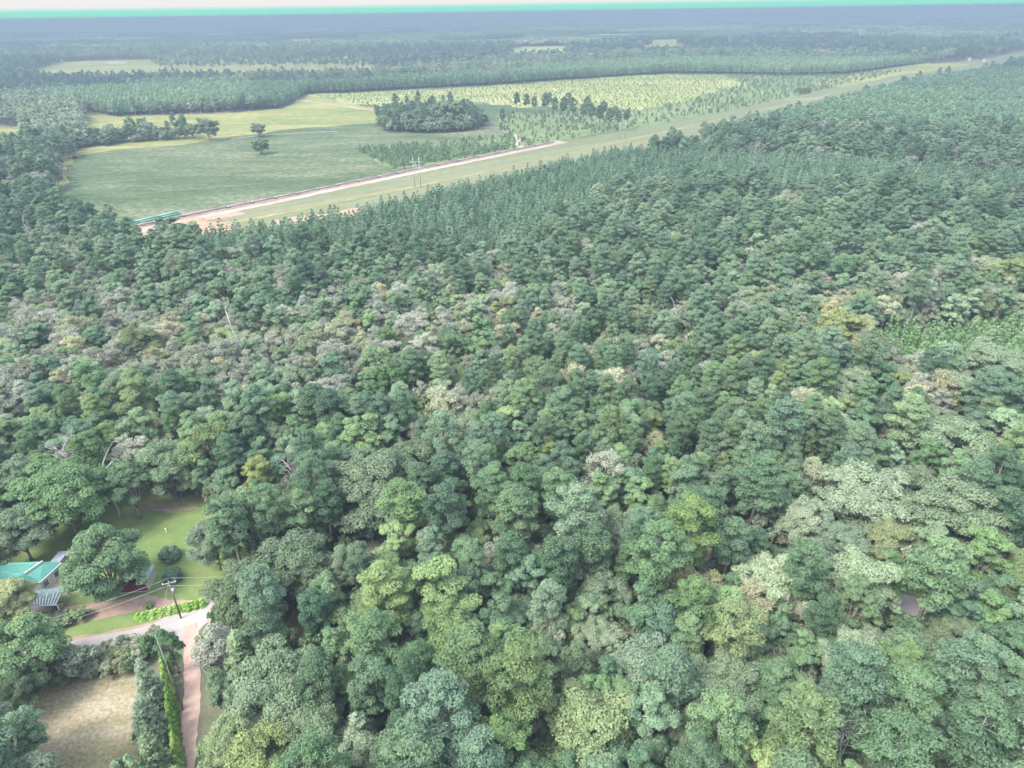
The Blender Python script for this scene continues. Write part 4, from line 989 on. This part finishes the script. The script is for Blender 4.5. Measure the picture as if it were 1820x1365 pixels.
# saplings over the clearings
p = spread(480, 1300, 7.0, .84, 0, .95)
a = inside(W(REGROW), p) & ~inside(W(YOUNG), p); c = inside(W([(628, 266), (700, 258), (905, 240), (1000, 249), (922, 262), (700, 300)]), p); b = inside(W(YOUNG), p)
um = RNG.random(len(p)); pr = p[(a & (um < .55)) | c]; n = len(pr)
SSP = [x['full'] for x in PROTO['smallsap']]
extra = spread(480, 640, 3.5, .84, 0, .95); extra = extra[inside(W([(628, 266), (700, 262), (860, 262), (905, 255), (900, 266), (760, 290), (700, 298)]), extra)]
pr = np.concatenate([pr, extra]); n = len(pr); s = RNG.uniform(.5, 1.4, n)
scatter('clearing_brush', np.column_stack([pr, np.zeros(n)]), np.column_stack([s, s, s]), RNG.integers(0, 2, n), SSP, 'dark scattered brush and saplings over the regrowing clearing')
p = rows(W(YOUNG), 4.0, 5.0, 0, 2e3); p = p + RNG.normal(size=p.shape) * 1.5; p = p[RNG.random(len(p)) > .25]; n = len(p); s = RNG.uniform(.18, .5, n) * RNG.choice([1, 1, 1, 1.6], n)
SAP = [x['full'] for x in PROTO['tinysap']]
scatter('planted_saplings', np.column_stack([p, np.zeros(n)]), np.column_stack([s, s, s]), RNG.integers(0, 2, n), SAP, 'rows of small planted pines over the yellow-green clearing')

# pasture and copse trees that stand on their own
def lone(sp, px, pyb, wpx, label, tint='dark', hf=1.0, group=None):
    P = PROTO[sp]; k = rnd.randrange(len(P)); q = g(px, pyb); r = wpx / 2 / ppm(q); s = r / P[k]['R']
    return put(sp, q.x, q.y, s, max(s, .6) * hf, tint, label, group, k)
lone('fieldoak', 373, 249, 46, 'dark spreading oak at the right end of the field tree strip', hf=1.05)
lone('fieldoak', 461, 243, 30, 'small round oak alone on the pasture, the farther of a pair', hf=1.0)
lone('fieldoak', 466, 274, 36, 'small round oak alone on the pasture, the nearer of a pair', hf=.95)
lone('pine', 894, 236, 13, 'tall narrow dark tree where the sandy access lane begins', hf=1.4)
lone('pine', 1112, 232, 17, 'tall pine just behind the second transmission frame', hf=.95)
lone('fieldoak', 684, 232, 34, 'dark oak at the left end of the copse on the pasture')
lone('fieldoak', 800, 228, 60, 'big dark oak rising out of the copse on the pasture', hf=1.0)
lone('shrub', 929, 251, 9, 'small shrub beside the sandy access lane')
for i, (px, py, wd) in enumerate([(918, 200, 15), (935, 204, 16), (950, 203, 14), (968, 208, 18), (985, 212, 17), (1002, 216, 18), (1018, 220, 20), (1036, 224, 18), (1050, 228, 20), (1066, 230, 18), (1082, 233, 18), (1098, 233, 16), (975, 200, 15), (1010, 206, 17), (1042, 213, 18), (1072, 220, 18), (1092, 224, 15)]):
    lone('pine', px, py, wd, 'dark pine in the line of pines left of the second transmission frame', hf=1.0, group='line of pines on the clearing')
for i, (px, py, wd) in enumerate([(1420, 165, 9), (1428, 166, 10), (1436, 165, 9)]):
    lone('fieldoak', px, py, wd + 3, 'dark tree in the tiny clump on the far clearing', group='tiny clump on the far clearing')
for i, (px, py, wd) in enumerate([(165, 410, 30), (190, 414, 34), (208, 408, 26), (180, 404, 24)]):
    lone('fieldoak', px, py + 14, wd, ['dark oak at the left end of the green pipes', 'larger dark oak in front of the green pipes', 'dark oak touching the clay work area', 'dark oak half behind its neighbours by the green pipes'][i], hf=1.25)

# ------------------------------------------------------------------ pipeline works
def along(px, z=0):
    return [g(a, b, z) for a, b in px]
PIPE = along([(222, 409.5), (327, 386), (407, 370.5), (529, 346), (600, 331), (740, 302.5), (850, 280.5), (920, 266.5), (985, 254)])
pl = thing('pipeline', 'long dark steel pipeline laid beside its trench across the pasture', 'pipeline', PIPE[0])
def walk(P, step):
    out = []; 
    for i in range(len(P) - 1):
        L = (P[i + 1] - P[i]).length; k = max(1, round(L / step))
        out += [P[i].lerp(P[i + 1], j / k) for j in range(k)]
    return out + [P[-1]]
pw = walk(PIPE, 18.0); o0 = PIPE[0]
for a, b in zip(pw[:-1], pw[1:]):
    a2 = a - o0 + Vector((0, 0, 1.1)); b2 = b - o0 + Vector((0, 0, 1.1)); d = (b2 - a2).normalized()
    MB().tube([a2, b2 - d * .9], .55, 8).build('pipe_section', M['rustpipe'], pl, True)
    MB().tube([b2 - d * .9, b2 + d * .1], .60, 8).build('joint_wrap', M['sandbag'], pl, True)
    MB().box((a2.x, a2.y, .48), (1.6, 1.6, .4), math.atan2(d.y, d.x)).build('timber_skid', M['pole'], pl)
ribbon('trench', [(218, 412), (327, 388.4), (407, 373), (529, 348.2), (600, 333), (740, 304), (850, 282), (920, 267.8), (980, 256)], 3.0, .32, M['trench'], .25)
for j, (a, b) in enumerate([((205, 403.5), (318, 378)), ((214, 405), (322, 380)), ((165, 411), (205, 402))]):
    pts_ = walk([g(*a), g(*b)], 12.2)
    for k, (u0, u1) in enumerate(zip(pts_[:-1], pts_[1:])):
        d = (u1 - u0).normalized()
        for q in range(2 if j == 0 else 1):
            side = Vector((-d.y, d.x, 0)) * (q * 1.15); z = .62
            po = MB().tube([Vector((0, 0, z)), (u1 - u0) - d * .4 + Vector((0, 0, z))], .42, 10).build('green_pipe', M['greenpipe'], None, True)
            po.location = u0 + side
            MB().tube([(u1 - u0) - d * .4 + Vector((0, 0, z)), (u1 - u0) - d * .32 + Vector((0, 0, z))], .44, 10).build('end_ring', M['white'], po)
            tag(po, 'green coated pipe laid on the ground in the long double row beside the clay' if j < 2 else 'green coated pipe lying behind the dark oaks at the left end', 'pipe', 'green pipes waiting beside the trench')
# dirt mounds on the clay
for i, (px, py, sc) in enumerate([(345, 393, 5), (300, 400, 3.5), (640, 376, 4), (395, 398, 3)]):
    q = g(px, py); V = []; F = []; rng = np.random.default_rng(i); n = 14
    for a in range(n):
        for b in range(5):
            rr = sc * (1 - b / 5) * (1 + rng.uniform(-.15, .15)); V.append((math.cos(a * 6.283 / n) * rr * 1.5, math.sin(a * 6.283 / n) * rr, .2 + sc * .38 * (b / 5) ** .8 + rng.uniform(-.1, .1)))
    V.append((0, 0, .2 + sc * .4))
    for a in range(n):
        for b in range(4): F.append((a * 5 + b, (a + 1) % n * 5 + b, (a + 1) % n * 5 + b + 1, a * 5 + b + 1))
        F.append((a * 5 + 4, (a + 1) % n * 5 + 4, len(V) - 1))
    o = MB().add(V, F).build('soil_mound', M['clay'], None, True); o.location = q
    tag(o, ['large orange soil mound beside the trench', 'low orange soil mound left of the larger one', 'orange soil mound at the right end of the clay bank', 'small orange soil mound near the young pines'][i], 'soil mound')

# transmission frames ---------------------------------------------------------
def hframe(pxl, pxr, pyb, pyt, label, arm=1.5):
    a = g(pxl, pyb); b = g(pxr, pyb); H = top_h((pxl + pxr) / 2, pyb, pyt); c = (a + b) / 2
    e = thing('transmission_frame', label, 'transmission pole', c, 0, 'transmission frames along the corridor')
    A, B = a - c, b - c; d = (B - A).normalized(); z = Vector((0, 0, 1)); th = .16
    for P in (A, B): MB().tube([P, P + z * H], [th * 1.3, th], 8).build('pole', M['metal'], e, True)
    za = H * .84; MB().tube([A - d * arm * 1.8 + z * za, B + d * arm * 1.8 + z * za], .13, 6).build('crossarm', M['metal'], e)
    for s_, t_ in ((.52, .78), (.78, .52)): MB().tube([A + z * H * s_, B + z * H * t_], .08, 5).build('brace', M['metal'], e)
    for f_ in (-.35, .5, 1.35):
        p_ = A.lerp(B, f_) + z * (za - .2); ins = MB()
        for q in range(5): ins.tube([p_ - z * (.3 * q + .05), p_ - z * (.3 * q + .25)], [.2, .1], 7)
        ins.build('insulator', M['metal'], e)
    return c, H
hframe(737.5, 748, 333, 279, 'transmission frame with two slender steel poles beside the pipeline')
hframe(1101, 1111, 249, 214, 'transmission frame in front of the tall pine')
hframe(1333, 1340, 198, 174, 'faint transmission frame midway up the corridor')
hframe(1732, 1740, 112, 92, 'smallest, farthest transmission frame where the corridor meets the woods')

# ------------------------------------------------------------------ utility poles and wires
def upole(px, pyb, pyt, label, arms=True, r=.13, mat='pole', xf=False):
    q = g(px, pyb); H = top_h(px, pyb, pyt)
    e = thing('utility_pole', label, 'utility pole', q)
    MB().tube([(0, 0, -.3), (0, 0, H)], [r * 1.2, r], 10).build('shaft', M[mat], e, True)
    if arms:
        MB().box((0, 0, H - .35), (2.4, .12, .14), .35).build('crossarm', M['metal'], e)
        for x in (-1.05, 0, 1.05):
            ca, sa = math.cos(.35), math.sin(.35)
            MB().tube([(x * ca, x * sa, H - .28), (x * ca, x * sa, H + .02)], [.09, .05], 8).build('insulator', M['white'], e)
    if xf:
        MB().tube([(.38, -.1, H - 2.6), (.38, -.1, H - 1.6)], .27, 12).build('transformer', M['metal'], e, True)
    return e, Vector((q.x, q.y, H))
_, pa = upole(322, 1099, 1034, 'dark utility pole with a crossarm between the lawn and the road', xf=True)
_, pc = upole(1366, 990, 944, 'utility pole in the dark gap left of the grey domed oak')
_, pd = upole(1580, 1062, 972, 'utility pole whose pale top stands above the grey domed oak')
_, pe = upole(326, 1262, 1128, 'slender pale pole left of the red dirt driveway', False, .07, 'paleshaft')
def wires(a, b, sag, n, label, off=1.0, name='overhead_wire'):
    d = (b - a); s_ = Vector((-d.y, d.x, 0)).normalized()
    for i in range(n):
        o_ = s_ * off * (i - (n - 1) / 2); pts_ = []
        for k in range(25):
            t = k / 24; p_ = a.lerp(b, t) + o_; p_.z -= 4 * sag * t * (1 - t); pts_.append(p_)
        tag(MB().tube(pts_, .022, 5).build(name, M['wire'], None, True), label[i], 'wire')
pl_ = g(-160, 1175, 8.5)
wires(pa, Vector((pl_.x, pl_.y, 9.5)), 1.4, 2, ['upper overhead wire from the lawn pole running left past the house', 'lower overhead wire from the lawn pole running left past the house'], 1.9)
wires(pa, pc, 3.0, 2, ['overhead wire from the lawn pole running right over the forest, farther one', 'overhead wire from the lawn pole running right over the forest, nearer one'], 1.9)
wires(pc, pd, 1.0, 1, ['overhead wire between the two poles by the grey domed oak'])
pf = g(1980, 1130, 9)
wires(pd, pf, 1.2, 1, ['overhead wire from the grey oak pole to the right edge'])
wires(pa, pe, .4, 1, ['drop wire from the lawn pole down to the slender pale pole'])

# ------------------------------------------------------------------ house
A = g(76, 998, 5.0); B = g(44, 1020, 5.0); C = g(109, 1000, 3.2); D = g(72, 1034, 3.1); E = g(-25, 1047, 3.1); F_ = g(-70, 1004, 3.1)
hc = g(20, 1040, 0)
h = thing('house', 'house with a teal metal roof and cream walls at the left edge', 'house', hc)
L_ = lambda p: p - hc
def roofplane(nm, pts): return MB().slab([L_(p) for p in pts], .12).build(nm, M['teal'], h)
r1 = roofplane('roof_panel', [A, B, D, C]); roofplane('roof_panel', [B, E, D]); roofplane('roof_panel', [A, F_, E, B])
# standing seams on the panels
def seams(p0, p1, q0, q1, n):
    for i in range(1, n):
        t = i / n; a = p0.lerp(p1, t) + Vector((0, 0, .03)); b = q0.lerp(q1, t) + Vector((0, 0, .03))
        MB().tube([L_(a), L_(b)], .035, 4).build('roof_seam', M['teal'], h)
seams(A, B, C, D, 9); seams(A, B, F_, E, 9)
MB().tube([L_(A) + Vector((0, 0, .08)), L_(B) + Vector((0, 0, .08))], .22, 6).build('ridge_cap', M['cap'], h)
for a, b in ((C, D), (D, E)):
    MB().tube([L_(a) - Vector((0, 0, .06)), L_(b) - Vector((0, 0, .06))], .09, 6).build('gutter', M['white'], h)
cen = (C + D + E + F_) / 4
foot = [p.lerp(cen, .05) for p in (C, D, E, F_)]
wl = MB(); n4 = 4
vv = [L_(Vector((p.x, p.y, 0))) for p in foot] + [L_(Vector((p.x, p.y, 2.98))) for p in foot]
wl.add(vv, [(0, 1, 5, 4), (1, 2, 6, 5), (2, 3, 7, 6), (3, 0, 4, 7)]).build('wall', M['cream'], h)
ca_ = foot[0]; da_ = foot[1]; dd = (da_ - ca_); dd.z = 0; Lw = dd.length; dd.normalize(); nn = Vector((-dd.y, dd.x, 0))
if nn.x < 0: nn = -nn
for t, wd, z0, z1, nm, mt in ((.25, 1.2, 1.0, 2.2, 'window', 'glass'), (.55, 1.0, .05, 2.1, 'door', 'white'), (.8, 1.2, 1.0, 2.2, 'window', 'glass')):
    p_ = Vector((ca_.x, ca_.y, 0)) + dd * Lw * t + nn * .03 - hc
    fr = MB().box((p_.x, p_.y, (z0 + z1) / 2), (wd + .2, .06, z1 - z0 + .2), math.atan2(dd.y, dd.x)).build(nm, M['white'], h)
    p_ = p_ + nn * .04
    MB().box((p_.x, p_.y, (z0 + z1) / 2), (wd, .05, z1 - z0), math.atan2(dd.y, dd.x)).build('pane' if nm == 'window' else 'door_leaf', M['glass' if nm == 'window' else 'cream'], fr)
# patio
pt = [(70, 1046), (82, 1028), (112, 1018), (128, 1040), (118, 1056), (66, 1060)]
sheet('patio', pt, .07, M['patio'], seed=40, step=2, jit=.1)
# small lean-to roof behind
q = g(104, 990, 2.4); q0 = Vector((q.x, q.y, 0)); e = thing('lean_to_shed', 'small blue-grey lean-to behind the teal-roofed house', 'shed', q0)
MB().slab([(-1, -1.4, 2.3), (1, -1.4, 2.3), (1.2, 1.5, 2.6), (-.8, 1.5, 2.6)], .08).build('roof', M['tin'], e)
for x, y in ((-.9, -1.2), (.9, -1.2), (-.7, 1.3), (1, 1.3)): MB().box((x, y, 1.1), (.1, .1, 2.2)).build('post', M['white'], e)
MB().box((.1, 1.35, 1.1), (1.6, .06, 2.1)).build('back_wall', M['cream'], e)
# pergola
c4 = [g(52, 1049, 2.5), g(117, 1044, 2.5), g(101, 1074, 2.4), g(57, 1077, 2.4)]; o4 = g(85, 1066, 0)
e = thing('pergola', 'pergola with weathered teal panels and white slats beside the house', 'pergola', o4)
Lp = lambda p: p - o4
for i in range(6):
    a = c4[0].lerp(c4[1], i / 6 + .004); b = c4[0].lerp(c4[1], (i + 1) / 6 - .004); c_ = c4[3].lerp(c4[2], (i + 1) / 6 - .004); d_ = c4[3].lerp(c4[2], i / 6 + .004)
    MB().slab([Lp(a), Lp(b), Lp(c_), Lp(d_)][::-1], .05).build('roof_panel', M['pergola'], e)
for i in range(9):
    t = .10 + .85 * i / 8; f0 = [.55, .35, .5, .62, .3, .6, .3, .2, .1][i]
    a = c4[0].lerp(c4[1], t).lerp(c4[3].lerp(c4[2], t), f0); b = c4[3].lerp(c4[2], t)
    MB().tube([Lp(a) + Vector((0, 0, .1)), Lp(b) + Vector((0, 0, .1))], .09, 4).build('slat', M['white'], e)
for p in c4: MB().box((Lp(p).x, Lp(p).y, 1.15), (.16, .16, 2.3)).build('post', M['white'], e)
MB().tube([Lp(c4[3]) - Vector((0, 0, .1)), Lp(c4[2]) - Vector((0, 0, .1))], .1, 4).build('front_beam', M['white'], e)
e = thing('deck', 'low beige deck in front of the pergola', 'deck', g(82, 1082))
for i in range(10): MB().box((0, -.9 + i * .2, .28), (6.2, .18, .06), .06).build('board', M['patio'], e)
for x in (-2.8, 0, 2.8): MB().box((x, 0, .12), (.12, 1.8, .24), .06).build('joist', M['pole'], e)
q = g(88, 1040); e = thing('barrel_grill', 'dark blue round barrel grill on the patio', 'grill', q)
MB().tube([(0, 0, .35), (0, 0, .9)], .42, 14).build('body', M['barrel'], e, True)
MB().tube([(0, 0, .9), (0, 0, 1.08), (0, 0, 1.15)], [.42, .30, .08], 14).build('lid', M['barrel'], e, True)
for a in range(3): MB().tube([(.35 * math.cos(a * 2.09), .35 * math.sin(a * 2.09), 0), (.25 * math.cos(a * 2.09), .25 * math.sin(a * 2.09), .4)], .04, 5).build('leg', M['metal'], e)
# maroon shed
q = g(240, 1052); e = thing('garden_shed', 'small maroon-fronted shed with a blue-grey tin roof under the big tree', 'shed', q, .10)
MB().add([(-2.9, 0, 0), (2.7, 0, 0), (2.7, 4.2, 0), (-2.9, 4.2, 0), (-2.9, 0, 2.1), (2.7, 0, 2.1), (2.7, 4.2, 2.5), (-2.9, 4.2, 2.5)], [(1, 2, 6, 5), (2, 3, 7, 6), (3, 0, 4, 7)]).build('side_walls', M['cream'], e)
for i in range(14): MB().box((-2.7 + i * .4, -.02, 1.05), (.38, .05, 2.05)).build('front_board', M['maroon'], e)
MB().box((2.72, -.06, 1.05), (.14, .12, 2.1)).build('corner_post', M['cream'], e)
MB().box((-.1, -.07, .06), (5.7, .1, .12)).build('sill', M['cream'], e)
for i in range(8): 
    x0 = -3.1 + i * .75
    MB().slab([(x0, 1.2, 2.32), (x0 + .73, 1.2, 2.32), (x0 + .73, 4.5, 2.62), (x0, 4.5, 2.62)], .04).build('roof_sheet', M['tin'], e)
# small post on the lawn
q = g(296, 946); tag(MB().box((0, 0, .5), (.14, .14, 1.1)).box((0, 0, 1.08), (.22, .22, .06)).build('lawn_post', M['white']), 'short white post on the lawn behind the bushes', 'post').location = q
# far sheds and house beyond the first field
for i, (px, py, wd, mt, lb) in enumerate([(112, 109, 6, 'white', 'tiny white farm building at the far field corner'), (145, 99, 8, 'cream', 'tiny pale farmhouse in the trees above the far field'), (1722, 108, 5, 'cream', 'tiny white building where the corridor meets the far woods'), (1748, 110, 4, 'cream', 'tiny cream building right of the farthest transmission frame')]):
    q = g(px, py); w_ = wd / ppm(q); e = thing('farm_building', lb, 'building', q)
    MB().box((0, 0, 2), (w_, w_ * .6, 4)).build('wall', M[mt], e)
    MB().add([(-w_ / 2 - .4, -w_ * .34, 4), (w_ / 2 + .4, -w_ * .34, 4), (w_ / 2 + .4, w_ * .34, 4), (-w_ / 2 - .4, w_ * .34, 4), (-w_ / 2 - .4, 0, 6), (w_ / 2 + .4, 0, 6)], [(0, 1, 5, 4), (2, 3, 4, 5), (0, 4, 3), (1, 2, 5)]).build('roof', M['tin' if i != 0 else 'white'], e)

# ------------------------------------------------------------------ haze
hb = MB().box((0, 0, 50.3), (2.02 * R, 2.02 * R, 102.6)).build('haze', bpy.data.materials.new('haze_air'))
hm = hb.data.materials[0]; hm.use_nodes = True; t = hm.node_tree; t.nodes.clear()
out = t.nodes.new('ShaderNodeOutputMaterial'); pv = t.nodes.new('ShaderNodeVolumePrincipled')
pv.inputs['Color'].default_value = (.118, .156, .195, 1); pv.inputs['Density'].default_value = HAZE_DENSITY; pv.inputs['Anisotropy'].default_value = .0
t.links.new(pv.outputs[0], out.inputs['Volume'])
tag(hb, 'pale blue haze lying over the forest and fields', kind='stuff')
hb.display_type = 'WIRE'
